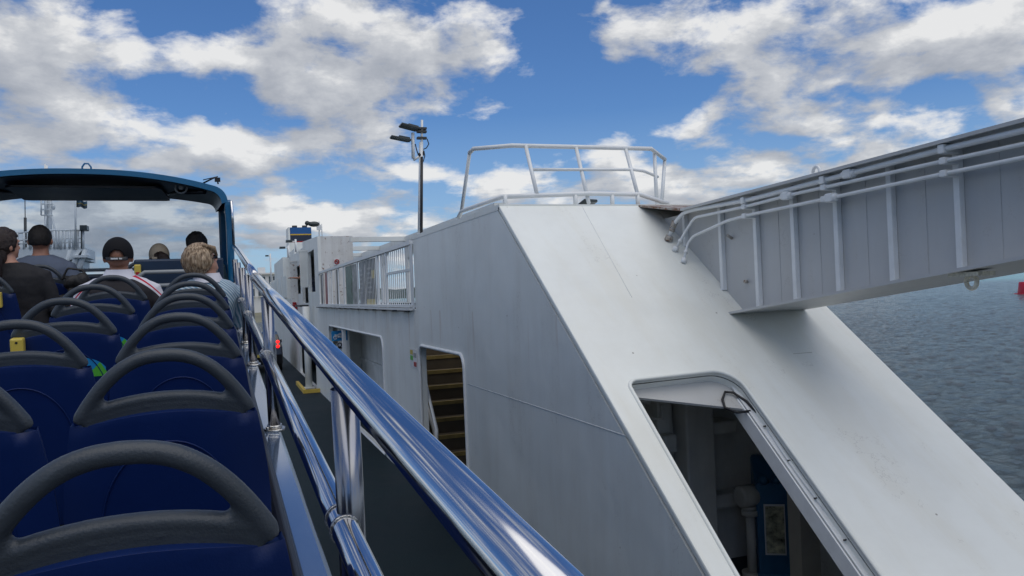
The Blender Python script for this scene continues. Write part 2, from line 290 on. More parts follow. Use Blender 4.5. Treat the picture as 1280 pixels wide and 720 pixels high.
def water():
    m = bpy.data.materials.new('sea_water'); m.use_nodes = True; nt = m.node_tree; b = nt.nodes['Principled BSDF']
    t = N(nt, 'ShaderNodeTexCoord')
    n0 = N(nt, 'ShaderNodeTexNoise', ins={'Scale': .012, 'Detail': 4.}); nt.links.new(t.outputs['Object'], n0.inputs['Vector'])
    s = N(nt, 'ShaderNodeSeparateXYZ'); nt.links.new(t.outputs['Object'], s.inputs[0])
    c = ramp(nt, n0.outputs['Fac'], [(.35, (.085, .108, .115)), (.7, (.105, .130, .137))])
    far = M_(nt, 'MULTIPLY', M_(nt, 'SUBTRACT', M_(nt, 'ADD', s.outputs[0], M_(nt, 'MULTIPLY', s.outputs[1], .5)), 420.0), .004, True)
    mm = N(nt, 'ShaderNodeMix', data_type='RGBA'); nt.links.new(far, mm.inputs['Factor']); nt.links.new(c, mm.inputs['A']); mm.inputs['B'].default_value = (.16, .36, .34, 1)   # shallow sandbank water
    nt.links.new(mm.outputs['Result'], b.inputs['Base Color'])
    b.inputs['Roughness'].default_value = .12; b.inputs['IOR'].default_value = 1.33
    mp = N(nt, 'ShaderNodeMapping', ins={'Scale': (1, 2.6, 1), 'Rotation': (0, 0, R(48))}); nt.links.new(t.outputs['Object'], mp.inputs[0])
    a = N(nt, 'ShaderNodeTexNoise', ins={'Scale': .42, 'Detail': 10., 'Roughness': .70, 'Distortion': .6}); nt.links.new(mp.outputs[0], a.inputs['Vector'])
    a2 = N(nt, 'ShaderNodeTexNoise', ins={'Scale': 3.6, 'Detail': 6., 'Roughness': .7}); nt.links.new(mp.outputs[0], a2.inputs['Vector'])
    h = M_(nt, 'ADD', a.outputs['Fac'], M_(nt, 'MULTIPLY', a2.outputs['Fac'], .30))
    bp = N(nt, 'ShaderNodeBump', ins={'Strength': 1.0, 'Distance': .7}); nt.links.new(h, bp.inputs['Height']); nt.links.new(bp.outputs[0], b.inputs['Normal'])
    return m
WATER = water()

# ------------------------------------------------------------------ geometry helpers
class MB:
    def __init__(s): s.bm = bmesh.new(); s.smooth = False
    def box(s, a, b, M=None):
        x0, x1 = sorted((a[0], b[0])); y0, y1 = sorted((a[1], b[1])); z0, z1 = sorted((a[2], b[2]))
        v = [Vector(p) for p in ((x0,y0,z0),(x1,y0,z0),(x1,y1,z0),(x0,y1,z0),(x0,y0,z1),(x1,y0,z1),(x1,y1,z1),(x0,y1,z1))]
        if M is not None: v = [M @ p for p in v]
        v = [s.bm.verts.new(p) for p in v]
        for f in ((0,3,2,1),(4,5,6,7),(0,1,5,4),(1,2,6,5),(2,3,7,6),(3,0,4,7)): s.bm.faces.new([v[i] for i in f])
        return s
    def tube(s, pts, r, seg=12, caps=True, rs=None, flat=1.0):
        pts = [Vector(p) for p in pts]; n = len(pts); rings = []
        prev = None
        for i, p in enumerate(pts):
            if i == 0: d = pts[1]-pts[0]
            elif i == n-1: d = pts[-1]-pts[-2]
            else: d = (pts[i+1]-p).normalized()+(p-pts[i-1]).normalized()
            d.normalize()
            if prev is None:
                a = Vector((0,0,1)) if abs(d.z) < .9 else Vector((0,1,0))
                u = d.cross(a).normalized()
            else:
                u = (prev - d*prev.dot(d)).normalized()
            prev = u; w = d.cross(u)
            rr = rs[i] if rs else r
            rings.append([s.bm.verts.new(p + u*math.cos(2*math.pi*k/seg)*rr + w*math.sin(2*math.pi*k/seg)*rr*flat) for k in range(seg)])
        for a, b in zip(rings, rings[1:]):
            for k in range(seg):
                f = s.bm.faces.new((a[k], a[(k+1)%seg], b[(k+1)%seg], b[k])); f.smooth = True
        if caps: s.bm.faces.new(rings[0][::-1]); s.bm.faces.new(rings[-1])
        return s
    def ellipsoid(s, c, r, M=None, u=20, v=12):
        mt = Matrix.Translation(c) @ (M or Matrix.Identity(4)) @ Matrix.Diagonal((*r, 1))
        g_ = bmesh.ops.create_uvsphere(s.bm, u_segments=u, v_segments=v, radius=1, matrix=mt)
        for vv in g_['verts']:
            for f in vv.link_faces: f.smooth = True
        return s
    def loft(s, rings, close=True, smooth=True):
        rv = [[s.bm.verts.new(p) for p in r_] for r_ in rings]; n = len(rv[0])
        for a, b in zip(rv, rv[1:]):
            for k in range(n):
                f = s.bm.faces.new((a[k], a[(k+1)%n], b[(k+1)%n], b[k])); f.smooth = smooth
        if close: s.bm.faces.new(rv[0][::-1]); s.bm.faces.new(rv[-1])
        return s
    def slab(s, outer, holes, fn, t):
        """polygon with holes in 2D, mapped by fn(u,v,w) with w 0..t"""
        loops = [outer] + list(holes); flat_ = [p for l in loops for p in l]
        tris = tessellate_polygon([[Vector((p[0], p[1], 0)) for p in l] for l in loops])
        v0 = [s.bm.verts.new(fn(p[0], p[1], 0)) for p in flat_]; v1 = [s.bm.verts.new(fn(p[0], p[1], t)) for p in flat_]
        for a, b, c in tris:
            try: s.bm.faces.new((v0[a], v0[b], v0[c])); s.bm.faces.new((v1[c], v1[b], v1[a]))
            except ValueError: pass
        i = 0
        for l in loops:
            n = len(l)
            for k in range(n):
                a, b = i+k, i+(k+1)%n
                s.bm.faces.new((v0[a], v0[b], v1[b], v1[a]))
            i += n
        return s
    def poly(s, pts):
        s.bm.faces.new([s.bm.verts.new(p) for p in pts]); return s
def rounded(pts, r, n=6):
    """2D polygon with rounded corners; r scalar or per-corner list"""
    out = []; m = len(pts)
    for i in range(m):
        p = Vector(pts[i]).to_2d() if len(pts[i]) > 2 else Vector(pts[i]); a = Vector(pts[i-1]); b = Vector(pts[(i+1) % m]); rr = r[i] if hasattr(r, '__len__') else r
        da = (a-p); db = (b-p); la, lb = da.length, db.length; da.normalize(); db.normalize()
        ang = math.acos(max(-1, min(1, da.dot(db)))); t = min(rr/math.tan(ang/2), la*.45, lb*.45)
        if rr <= 0: out.append((p.x, p.y)); continue
        rad = t*math.tan(ang/2); c = p + (da+db).normalized()*(rad/math.sin(ang/2))
        s0 = p+da*t-c; s1 = p+db*t-c
        for k in range(n+1):
            q = s0.lerp(s1, k/n); q = q.normalized()*rad + c if q.length > 1e-9 else c
            out.append((q.x, q.y))
    return out
def tag(o, label=None, cat=None, group=None, kind=None):
    if label: o['label'] = label
    if cat: o['category'] = cat
    if group: o['group'] = group
    if kind: o['kind'] = kind
    return o
def build(name, mb, m, parent=None, offset=None, bevel=0, remesh=0, sm=0, seg=2, **t):
    bm = mb.bm; bmesh.ops.recalc_face_normals(bm, faces=bm.faces)
    if offset is not None: bmesh.ops.translate(bm, verts=bm.verts, vec=-Vector(offset))
    me = bpy.data.meshes.new(name); bm.to_mesh(me); bm.free()
    for mm in (m if isinstance(m, (list, tuple)) else [m]): me.materials.append(mm)
    o = bpy.data.objects.new(name, me); col.objects.link(o)
    if parent is not None: o.parent = parent
    if remesh:
        md = o.modifiers.new('r', 'REMESH'); md.mode = 'VOXEL'; md.voxel_size = remesh; md.use_smooth_shade = True
        if sm: md = o.modifiers.new('s', 'SMOOTH'); md.iterations = sm; md.factor = .5
        dg = bpy.context.evaluated_depsgraph_get(); me2 = bpy.data.meshes.new_from_object(o.evaluated_get(dg)); o.modifiers.clear(); o.data = me2
        me2.name = name
        if not me2.materials: me2.materials.append(m)
        for p in me2.polygons: p.use_smooth = True
    if bevel:
        md = o.modifiers.new('b', 'BEVEL'); md.width = bevel; md.segments = seg; md.limit_method = 'ANGLE'; md.angle_limit = R(35)
    tag(o, **t); return o
def empty(name, loc, M=None, **t):
    o = bpy.data.objects.new(name, None); col.objects.link(o); o.empty_display_size = .1
    o.matrix_world = (M or Matrix.Identity(4)) @ Matrix.Translation(loc); tag(o, **t); return o
class Thing:
    """Empty at the base; parts are authored in frame coordinates"""
    def __init__(s, name, loc, frame=None, **t): s.loc = Vector(loc); s.root = empty(name, loc, frame, **t)
    def part(s, name, mb, m, parent=None, **k): return build(name, mb, m, parent or s.root, offset=s.loc, **k)
def single(name, mb, m, loc, frame=None, **k):
    o = build(name, mb, m, None, offset=Vector(loc), **k); o.matrix_world = (frame or Matrix.Identity(4)) @ Matrix.Translation(loc); return o
def copy_tree(o, parent=None):
    c = o.copy(); col.objects.link(c)
    if parent is not None: c.parent = parent
    for ch in list(o.children): copy_tree(ch, c)
    return c

# ------------------------------------------------------------------ measuring helpers: where a sight line meets a real plane
XW, XO = 2.5, 5.1                     # inner and outer side of the ferry's casing
YR, ZR = 7.1, 4.05                    # ridge of its sloping end
SL = (1.0, 0.745)                     # slope of the casing end, dz per dy
def atX(px, py, X): d = ray(px, py); return CAM + d*(X/d.x)
def atY(px, py, Y): d = ray(px, py); return CAM + d*(Y/d.y)
def atZ(px, py, Z): d = ray(px, py); return CAM + d*((Z-CAMZ)/d.z)
def atS(px, py, lift=0):
    d = ray(px, py); n = Vector((0, -SL[1], 1)); c = n.dot(Vector((0, YR, ZR)))
    p = CAM + d*((c-n.dot(CAM))/n.dot(d)); return p + n.normalized()*lift
# bus frame: the coach climbs the ramp, nose up
bf = ray(262, 287); bx = bf.cross(Vector((0, 0, 1))).normalized(); bz = bx.cross(bf)
BUS = Matrix((bx, bf, bz)).transposed().to_4x4(); BUS.translation = CAM
BI = BUS.inverted()
def bY(px, py, Y): d = BI.to_3x3() @ ray(px, py); return d*(Y/d.y)
def bX(px, py, X): d = BI.to_3x3() @ ray(px, py); return d*(X/d.x)

# =================================================================== SETTING: sea, deck, ramp, shore
SEA = -1.35; DZ = .40
def sea_axis(lo, a, b, hi, st):
    v = []; x = a
    while x < b: v.append(x); x += st
    q = st; x = b
    while x < hi: v.append(x); q *= (1.012 if x < 300 else 1.3); x += q
    v.append(hi); q = st; x = a-st; L_ = []
    while x > lo: L_.append(x); q *= 1.25; x -= q
    return [lo]+L_[::-1]+v
w = MB(); xs = sea_axis(-5000, 5.2, 58, 6000, .24); ys_ = sea_axis(-3000, -6, 58, 9000, .24)
rows = []
for y in ys_:
    row = []
    for x in xs:
        h = 0
        if 4 < x < 400 and -8 < y < 400:
            fa = min(1, (400-x)/100, (400-y)/100, (y+8)/4)*(1+max(x, y)/150)
            u, v = x*.78+y*.62, -x*.62+y*.78
            h = fa*(.045*noise.noise(Vector((u*.30, v*.62, 0)))+.045*noise.noise(Vector((u*.85+3, v*1.5, 4)))+.045*noise.noise(Vector((u*1.9, v*2.9, 9))))
        row.append(w.bm.verts.new((x, y, SEA+h)))
    rows.append(row)
for a0_, a1_ in zip(rows, rows[1:]):
    for i in range(len(xs)-1): f = w.bm.faces.new((a0_[i], a0_[i+1], a1_[i+1], a1_[i])); f.smooth = True
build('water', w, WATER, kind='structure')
w = MB(); w.box((-10.5, 6.9, -.45), (2.5, 66, DZ)); w.box((2.2, 1.0, -.45), (2.5, 6.9, DZ)); w.box((2.6, 8.4, -.45), (5.0, 66, DZ-.004)); build('car_deck', w, DECK, kind='structure', bevel=.01)
w = MB(); rz = -.089*10.5
w.slab([(6.88, DZ-.01), (6.88, DZ-.3), (-6.0, DZ-.3-12.88*.089), (-6.0, DZ-12.88*.089)], [], lambda u, v, q: Vector((-8.6+q, u, v)), 10.798); build('loading_ramp', w, DECK, kind='structure')

# far shore over the bow: low beach with woods, and hotel
def ground_strip(name, y0, y1, x0, x1, h, m, seed):
    mb = MB(); nx, ny = 90, 8; vs = []
    for j in range(ny+1):
        row = []
        for i in range(nx+1):
            x = x0+(x1-x0)*i/nx; y = y0+(y1-y0)*j/ny
            z = SEA-.3 + h*math.sin(math.pi*min(1, j/ny*1.0)*.5)*(.55+.9*noise.noise(Vector((x*.004, y*.004, seed)))) + .4*j/ny
            row.append(mb.bm.verts.new((x, y, z)))
        vs.append(row)
    for j in range(ny):
        for i in range(nx): mb.bm.faces.new((vs[j][i], vs[j][i+1], vs[j+1][i+1], vs[j+1][i]))
    return build(name, mb, m, kind='structure')
ground_strip('shore', 150, 420, -700, 60, 1.8, SAND, 3)
ground_strip('hills', 1500, 2600, -3200, 1500, 42, HILLM, 9)
# =================================================================== FERRY: starboard casing
sup = Thing('ferry_superstructure', (XW, 15, 0), label='long white steel superstructure with sloping end beside the car deck', cat='ferry superstructure')
fx = lambda X: (lambda u, v, q: Vector((X+q, u, v)))
UP = 3.0
SI = .075
prof = [(1.70+SI/SL[1], .0), (YR+.04, ZR-.05), (10.85, ZR-.05), (10.85, UP), (23.2, UP), (23.2, 5.05), (28.0, 5.25), (28.0, 5.05), (34.0, 5.0), (34.0, 3.3), (60, 3.3), (60, 0)]
stair_h = rounded([(8.50, DZ+.02), (10.70, DZ+.02), (10.70, 2.50), (8.50, 2.50)], .16)
moto_h = rounded([(13.45, DZ+.02), (21.2, DZ+.02), (21.2, 2.50), (13.45, 2.50)], .22)
win1 = [(24.3, 3.45), (26.2, 3.45), (26.2, 4.75), (24.3, 4.75)]
win2 = [(29.4, 3.45), (31.6, 3.45), (31.6, 4.5), (29.4, 4.5)]
win3 = [(26.6, 3.1), (28.6, 3.1), (28.6, 4.5), (26.6, 4.5)]
far_h = rounded([(25, DZ+.02), (31, DZ+.02), (31, 2.4), (25, 2.4)], .2)
w = MB(); w.slab(prof, [stair_h, moto_h, win1, win2, win3, far_h], fx(XW), .09); sup.part('inner_wall', w, PAINT)
prof2 = [(1.70+SI/SL[1], 0), (YR+.04, ZR-.05), (10.85, ZR-.05), (10.85, 3.9), (10.86, UP), (60, UP), (60, SEA+.2), (1.2, SEA+.2)]
w = MB(); w.slab(prof2, [], fx(XO-.09), .09); sup.part('outer_wall', w, PAINT)
# sloping end plate with its raked opening
sdir = Vector((0, -1, -SL[1])).normalized(); snrm = Vector((0, -SL[1], 1)).normalized()
def S(u, v, q): return Vector((u, YR, ZR)) + sdir*v - snrm*(q)
def uv(p): d = p-Vector((0, YR, ZR)); return (p.x, d.dot(sdir))
hp = [uv(atS(783, 476)), uv(atS(916, 461)), uv(atS(1102, 720)), uv(atS(930, 735))]
# carry both sides on to the sill well below the picture
a, b, c_, d_ = [Vector(q) for q in hp]
vb = 6.0
lft = a + (d_-a)*((vb-a.y)/(d_-a).y); rgt = b + (c_-b)*((vb-b.y)/(c_-b).y)
hole = rounded([(a.x, a.y), (b.x, b.y), (rgt.x, rgt.y), (lft.x, lft.y)], [.09, .2, .15, .15], 8)
L = (YR-1.70)/sdir.y*-1
w = MB(); w.slab([(XW-.004, 0), (XO+.004, 0), (XO+.004, L), (XW-.004, L)], [hole], S, .05); sup.part('sloping_end', w, PAINT2, bevel=.012)
w = MB(); w.tube([S(p[0], p[1], -.000) for p in hole+hole[:2]], .015, 10, caps=False); sup.part('opening_rim', w, PAINT2)
# deep flat returns inside the opening
cx0, cy0 = sum(p[0] for p in hole)/len(hole), sum(p[1] for p in hole)/len(hole)
w = MB()
def returned(pts, depth):
    n = len(pts)
    v0 = [w.bm.verts.new(S(p[0], p[1], .05)) for p in pts]; v1 = [w.bm.verts.new(S(p[0], p[1], .05)+Vector((0, depth*.55, -depth*.55))) for p in pts]
    for k in range(n): w.bm.faces.new((v0[k], v0[(k+1) % n], v1[(k+1) % n], v1[k]))
returned(hole, .12)
sup.part('opening_return', w, PAINT2)
# stiffener plate across the head of the opening and the angle down its right side
w = MB(); w.slab([(a.x-.05, a.y-.02), (b.x+.1, b.y-.06), (b.x+.0, b.y+.34), (a.x-.05, a.y+.03)], [], lambda u, v, q: S(u, v, .11+q), .02); sup.part('head_plate', w, GIRD)
e = (rgt-b).normalized()
def rail_pt(t, side, q): p = b+e*t; return S(p.x+side, p.y, q)
w = MB(); vsx = []
w.loft([[rail_pt(t, -.035, .10), rail_pt(t, .10, .10), rail_pt(t, .10, .085), rail_pt(t, -.035, .085)] for t in (.05, 4.6)], smooth=False)
w.loft([[rail_pt(t, -.035, .10), rail_pt(t, -.035, .22), rail_pt(t, -.05, .22), rail_pt(t, -.05, .10)] for t in (.22, 4.6)], smooth=False)
sup.part('side_angle', w, PIPE, bevel=.004)
w = MB(); w.tube([rail_pt(t, .005+.012*math.sin(t*5), .075) for t in [x*.15 for x in range(1, 30)]], .011, 8)
cable = sup.part('cable', w, PIPE)
for t in [x*.33+.55 for x in range(12)]: w = MB(); w.tube([rail_pt(t, -.02, .068), rail_pt(t, .03, .068)], .006, 6); sup.part('clip', w, STEEL)
w = MB(); cpt = [rail_pt(.42, .01, .07), rail_pt(.28, -.01, .075), rail_pt(.17, -.06, .085), rail_pt(.15, -.12, .09), rail_pt(.22, -.18, .095), rail_pt(.30, -.20, .10), rail_pt(.36, -.13, .10), rail_pt(.37, -.02, .09)]
w.tube(cpt, .010, 8); sup.part('loose_cable', w, RUB)
# roof plate over the ridge, upper deck, floors and bulkheads
w = MB(); w.box((XW-.004, YR-.02, ZR-.05), (XO+.004, 10.854, ZR+.003)); sup.part('roof', w, PAINT2)
w = MB(); w.slab([(XW+.09, 10.5), (XO-.09, 10.5), (XO-.09, 60), (XW+.09, 60)], [[(XW+.12, 10.95), (XW+1.80, 10.95), (XW+1.80, 12.95), (XW+.12, 12.95)]], lambda u, v, q: Vector((u, v, UP-.08+q)), .077); sup.part('upper_deck', w, DECK)
w = MB(); w.box((XW+.09, 2.4, .03), (XO-.09, 8.25, .42)); sup.part('inner_floor', w, mat('inner_floor_blue', (.008, .014, .035), .5))
w = MB()
w.box((XW+.09, 6.62, 0), (XO-.09, 6.68, 3.62)); sup.part('bulkhead', w, INNER)
w = MB(); w.box((XW+.09, 8.25, 0), (XO-.09, 8.33, ZR-.06)); sup.part('bulkhead', w, INNER)
w = MB(); w.box((XW+.09, 10.75, UP), (XO-.09, 10.84, ZR-.06)); sup.part('bulkhead', w, INNER)
w = MB(); w.box((XW+1.9, 8.33, 0), (XW+1.98, 13, UP-.08)); sup.part('bulkhead', w, MATS['inner_paint'])
w = MB()
w.box((XW+.09, 13.0, 0), (XO-.09, 13.06, UP-.08)); w.box((XW+1.0, 13.06, 0), (XW+1.06, 22.3, UP-.08)); w.box((XW+.09, 22.3, 0), (XO-.09, 22.36, UP-.08)); w.box((XW+.95, 13.1, 1.45), (XW+1.0, 22.3, 1.52))
w.box((XW+.97, 14.2, .95), (XW+1.0, 17.6, 1.0)); w.box((XW+.97, 17.6, .3), (XW+1.0, 17.68, 1.45))
sup.part('partition', w, INNER)
# raised rims of the two side openings
for nm, h in (('stair_opening_rim', stair_h), ('bay_opening_rim', moto_h)):
    w = MB(); w.tube([(XW-.004, p[0], p[1]) for p in h+h[:2]], .022, 8, caps=False); sup.part(nm, w, PIPE)
# bay divider post and weld seams
w = MB(); w.box((XW-.01, 18.55, .25), (XW+.07, 18.68, 2.52)); sup.part('bay_post', w, PIPE)
w = MB()
s1, s2 = atX(585, 480, XW), atX(783, 545, XW); w.tube([Vector((XW-.001, s1.y, s1.z)), Vector((XW-.001, s2.y, s2.z))], .0035, 6)
for px, py, qx, qy in ((727, 257, 790, 372),): w.tube([atS(px, py), atS(qx, qy)], .0022, 6)
sup.part('weld_seam', w, mat('weld_paint', (.55, .57, .58), .5, vary=.2, vscale=30))
# upper block front wall (faces us) and its roof
w = MB(); w.box((XW+.09, 23.2, UP), (3.52, 23.28, 5.05)); w.box((3.45, 23.28, UP), (3.52, 34, 5.0)); sup.part('block_front', w, PAINTR)
w = MB(); w.box((XW+.09, 23.28, 4.95), (3.45, 34, 4.99)); w.box((XW+.09, 33.9, 3), (3.45, 34, 4.95)); sup.part('block_roof', w, PAINT)
w = MB(); w.box((XW+.3, 35.5, UP), (XW+1.5, 38.5, 5.5)); w.box((XW-.0, 38.6, UP), (XW+1.2, 46, 5.3)); sup.part('aft_housing', w, PAINT)
# shutters hinged open beside the windows
for y, z0, z1, c in ((26.3, 3.62, 4.86, 0), (30.6, 3.15, 4.72, 1), (32.6, 3.3, 4.6, 0)):
    w = MB(); w.box((XW-.26, y, z0), (XW-.01, y+.05, z1)); w.box((XW-.27, y-.015, z1-.06), (XW-.01, y+.065, z1)); sup.part('shutter', w, PAINTR if c else PAINT)
w = MB(); w.box((XW-.28, 26.6, 2.98), (XW-.005, 28.7, 3.04)); sup.part('window_shelf', w, STEEL)
# lower bow-side panels past the block
for k in range(6):
    w = MB(); y = 36+k*3.6; w.box((XW-.03, y, 3.35), (XW+.02, y+3.3, 4.35)); w.box((XW-.05, y-.12, 3.3), (XW+.04, y, 4.42)); sup.part('bulwark_panel', w, PAINT)
# stair flight climbing aft behind the opening, nosings across it
NOSE = mat('nosing_worn', (.26, .19, .06), .6, vary=.3, vscale=8, streak=.4)
TREADM = mat('tread_dark', (.085, .066, .042), .7, vary=.3)
for k in range(-3, 8):
    z = 2.20-k*.215; y = 12.3-k*.25
    w = MB(); w.box((XW+.14, y, z-.04), (XW+1.75, y+.27, z)); t_ = sup.part('stair_tread', w, TREADM)
    w = MB(); w.box((XW+.142, y-.014, z-.046), (XW+1.748, y-.002, z+.005)); w.box((XW+.142, y-.014, z+.002), (XW+1.748, y+.05, z+.006)); sup.part('nosing', w, NOSE, parent=t_)
    w = MB(); w.box((XW+.142, y+.25, z), (XW+1.748, y+.26, z+.17)); sup.part('riser', w, TREADM, parent=t_)
w = MB(); w.tube([(XW+.16, 10.42, 2.35), (XW+.17, 10.42, 1.75), (XW+.20, 10.40, 1.0), (XW+.22, 10.40, .5)], .022, 10)
w2 = MB(); hr = [atX(525, 446, XW+.12), atX(537, 500, XW+.12), atX(546, 537, XW+.12), atX(546, 580, XW+.12)]
w2.tube(hr, .022, 10); sup.part('stair_handrail', w2, PIPE); w.bm.free()
w = MB(); hr = [atX(526, 480, XW+.2), atX(543, 540, XW+.2), atX(548, 560, XW+.2)]; w.tube(hr, .025, 8); sup.part('stair_stringer', w, INNER)
# things inside the raked opening: columns, pipes, ledge
IY = 6.4
def ix(px): return atY(px, 540, IY).x
def iz(px, py): return atY(px, py, IY).z
w = MB(); w.box((ix(851), IY-.1, .42), (ix(886), 6.61, 3.4)); sup.part('column', w, INNER, bevel=.02)
w = MB(); w.box((ix(823), IY, .42), (ix(839), 6.61, 3.4)); sup.part('column', w, INNER, bevel=.01)
w = MB(); w.tube([(ix(844), IY+.1, .42), (ix(844), IY+.1, 3.4)], .03, 14); sup.part('pipe', w, INNER)
w = MB(); w.tube([(ix(800), IY+.1, .42), (ix(800), IY+.1, iz(800, 470)), (ix(812), IY+.1, iz(812, 468))], .025, 10); sup.part('pipe', w, INNER)
w = MB(); w.tube([(ix(811), IY+.1, .42), (ix(811), IY+.1, 3.4)], .02, 10); w.tube([(ix(806), IY+.08, iz(806, 499)), (ix(816), IY+.02, iz(816, 499))], .05, 12); w.tube([(ix(811), IY+.1, iz(811, 523)), (ix(826), IY-.04, iz(826, 523)), (ix(826), IY-.04, iz(826, 505))], .016, 8); sup.part('pipe', w, INNER)
w = MB(); w.box((ix(822), IY-.12, iz(822, 565)), (ix(838), IY, iz(822, 542))); sup.part('valve_box', w, INNER, bevel=.02)
w = MB(); w.box((ix(888), 6.38, iz(900, 543)), (ix(921), 6.61, iz(900, 527))); sup.part('ledge', w, INNER, bevel=.02)
w = MB(); w.box((ix(884), 6.42, iz(900, 638)), (XO-.1, 6.61, iz(900, 620))); sup.part('ledge', w, INNER, bevel=.02)
vx, vy = atY(938, 650, 6.15).x, 6.15
w = MB(); w.tube([(vx, vy, .42), (vx, vy, .46)], .10, 16); w.tube([(vx, vy, .42), (vx, vy, iz(938, 630))], .045, 14); zc = iz(938, 628); w.tube([(vx, vy, zc-.03), (vx, vy, zc+.02)], .085, 16)
w.tube([(vx-.01, vy, zc+.02), (vx-.01, vy, zc+.06)], .07, 16); w.tube([(vx-.12, vy, zc+.15), (vx-.10, vy, zc+.15), (vx+.04, vy, zc+.15), (vx+.07, vy, zc+.15)], .1, 18, rs=[.085, .105, .105, .08]); sup.part('vent_pipe', w, mat('vent_paint', (.5, .49, .45), .5, vary=.15))
p = atY(1008, 690, 5.2)
w = MB(); w.box((p.x-.09, 5.15, .42), (p.x+.10, 5.3, 2.6)); sup.part('column', w, mat('column_light', (.34, .32, .27), .6))

# deck-side clutter seen past the rail: white post with yellow kerb
k_ = Thing('deck_kerb', (2.3, 24, DZ), label='low yellow kerb on the dark deck at the foot of the white wall', cat='kerb')
w = MB(); w.box((2.0, 24.0, DZ), (2.09, 26.8, DZ+.11)); w.box((2.09, 24.0, DZ), (2.49, 24.09, DZ+.11)); k_.part('kerb', w, YEL)
w = MB(); w.tube([(2.3, 25.4, DZ), (2.3, 25.4, 3.0)], .11, 14); w.box((2.13, 25.2, DZ), (2.47, 25.6, DZ+.03)); k_.part('post', w, PAINT)

# =================================================================== balustrade of the upper deck
bal = Thing('balustrade', (XW, 17, UP), label='white barred steel balustrade along the edge of the upper deck', cat='balustrade')
y0, y1 = 10.95, 23.15
w = MB(); w.box((XW-.03, y0, 3.94), (XW+.05, y1, 4.0)); bal.part('top_rail', w, PIPE)
w = MB(); w.box((XW-.05, y0, 3.03), (XW+.05, y1, 3.07)); w.box((XW-.08, y0, 2.99), (XW-.0, y1, 3.02)); bal.part('bottom_rail', w, PIPE)
for y in (10.98, 12.9, 13.7, 15.95, 17.95, 18.9, 20.2, 21.0, 23.1):
    w = MB(); w.box((XW-.016, y-.05, 3.0), (XW+.006, y+.05, 3.96)); bal.part('post', w, PIPE)
w = MB()
y = 11.08
while y < 15.9: w.box((XW-.004, y, 3.05), (XW+.003, y+.03, 3.95)); y += .155
w.box((XW-.01, 11, 3.56), (XW+.02, 12.9, 3.6)); bal.part('bars', w, PIPE)
w = MB()
for y in (13.1, 13.3, 19.5, 20.6, 22.2): w.box((XW-.006, y, 3.05), (XW+.004, y+.05, 3.95))
bal.part('flat_bars', w, PIPE)
w = MB()
for y in [11.2+i*.9 for i in range(14)]: w.box((XW-.09, y, 2.965), (XW-.01, y+.5, 2.988))
bal.part('shadow_strips', w, STEEL)  # dark strips imitating the thin shadow lines under the balustrade
# boards fixed behind the bars
boards = [(14.1, 15.0, DARKP, 'dark information board with a yellow foot behind the balustrade bars'), (15.15, 15.85, mat('poster_grey', (.09, .10, .12), .4, vary=.5, vscale=12), 'grey lettered board second from the dark yellow-footed one'),
          (16.05, 16.85, mat('poster_photo', (.28, .28, .27), .4, vary=.8, vscale=7), 'pale photographic board behind the balustrade bars'), (16.95, 17.8, mat('poster_green', (.10, .16, .13), .4, vary=.7, vscale=6), 'green tinted board behind the balustrade bars'),
          (19.0, 19.45, mat('poster_brown', (.17, .15, .13), .4, vary=.6, vscale=7), 'brownish narrow board between two balustrade posts'), (21.15, 21.8, mat('poster_red', (.32, .08, .08), .4, vary=.5, vscale=6), 'red topped board near the upper block'), (22.3, 22.9, mat('poster_slate', (.16, .15, .15), .4, vary=.6, vscale=6), 'dull brown board nearest the upper block')]
for i, (a0, a1, m_, lb) in enumerate(boards):
    t_ = Thing('notice_board', (XW+.1, (a0+a1)/2, UP), label=lb, cat='notice board', group='boards behind the balustrade')
    w = MB(); w.box((XW+.012, a0, 3.03), (XW+.03, a1, 3.92)); t_.part('board', w, m_)
    if i < 2:
        w = MB()
        for r_ in range(6):
            zz_ = 3.75-r_*.09; ln = .55+.25*random.random(); w.box((XW+.006, a1-.1-(a1-a0-.2)*ln, zz_-.018), (XW+.009, a1-.1, zz_+.018))
        t_.part('lines', w, mat('print_light', (.4, .4, .38), .5) if 'print_light' not in MATS else MATS['print_light'])
    if i == 0:
        w = MB(); w.box((XW+.004, a0, 3.03), (XW+.010, a1, 3.17)); w.box((XW+.002, a0+.02, 3.55), (XW+.008, a0+.25, 3.7)); t_.part('yellow_strip', w, YDEV)

# portal frames over the open upper deck
fr = Thing('upper_deck_canopy', (XO-.2, 23, UP), label='white steel portal frames standing over the open upper deck', cat='canopy frame')
zt = 4.92
for i, y in enumerate((22.0, 26.0, 29.8)):
    w = MB(); w.box((3.5 if i else 3.28, y, zt-.13), (XO-.05, y+.18, zt+.0)); fr.part('cross_beam', w, PAINT)
    w = MB(); w.box((XO-.24, y+.02, UP), (XO-.08, y+.16, zt-.13)); fr.part('post', w, PAINT)
    w = MB(); w.slab([(y, zt-.13), (y-.9, zt-.13), (y-.1, zt-.62), (y, zt-.62)], [], fx(XO-.2), .1); fr.part('knee_bracket', w, PAINT)
w = MB(); w.box((XO-.26, 10.86, zt+.002-.9+.0), (XO-.06, 10.9, zt)); w.bm.free()
w = MB(); w.box((XO-.26, 14, zt-.16), (XO-.06, 33.9, zt-.003)); fr.part('side_beam', w, PAINT)
w = MB(); w.box((XO-.23, 14.0, UP), (XO-.09, 14.16, zt-.17)); fr.part('post', w, PAINT)

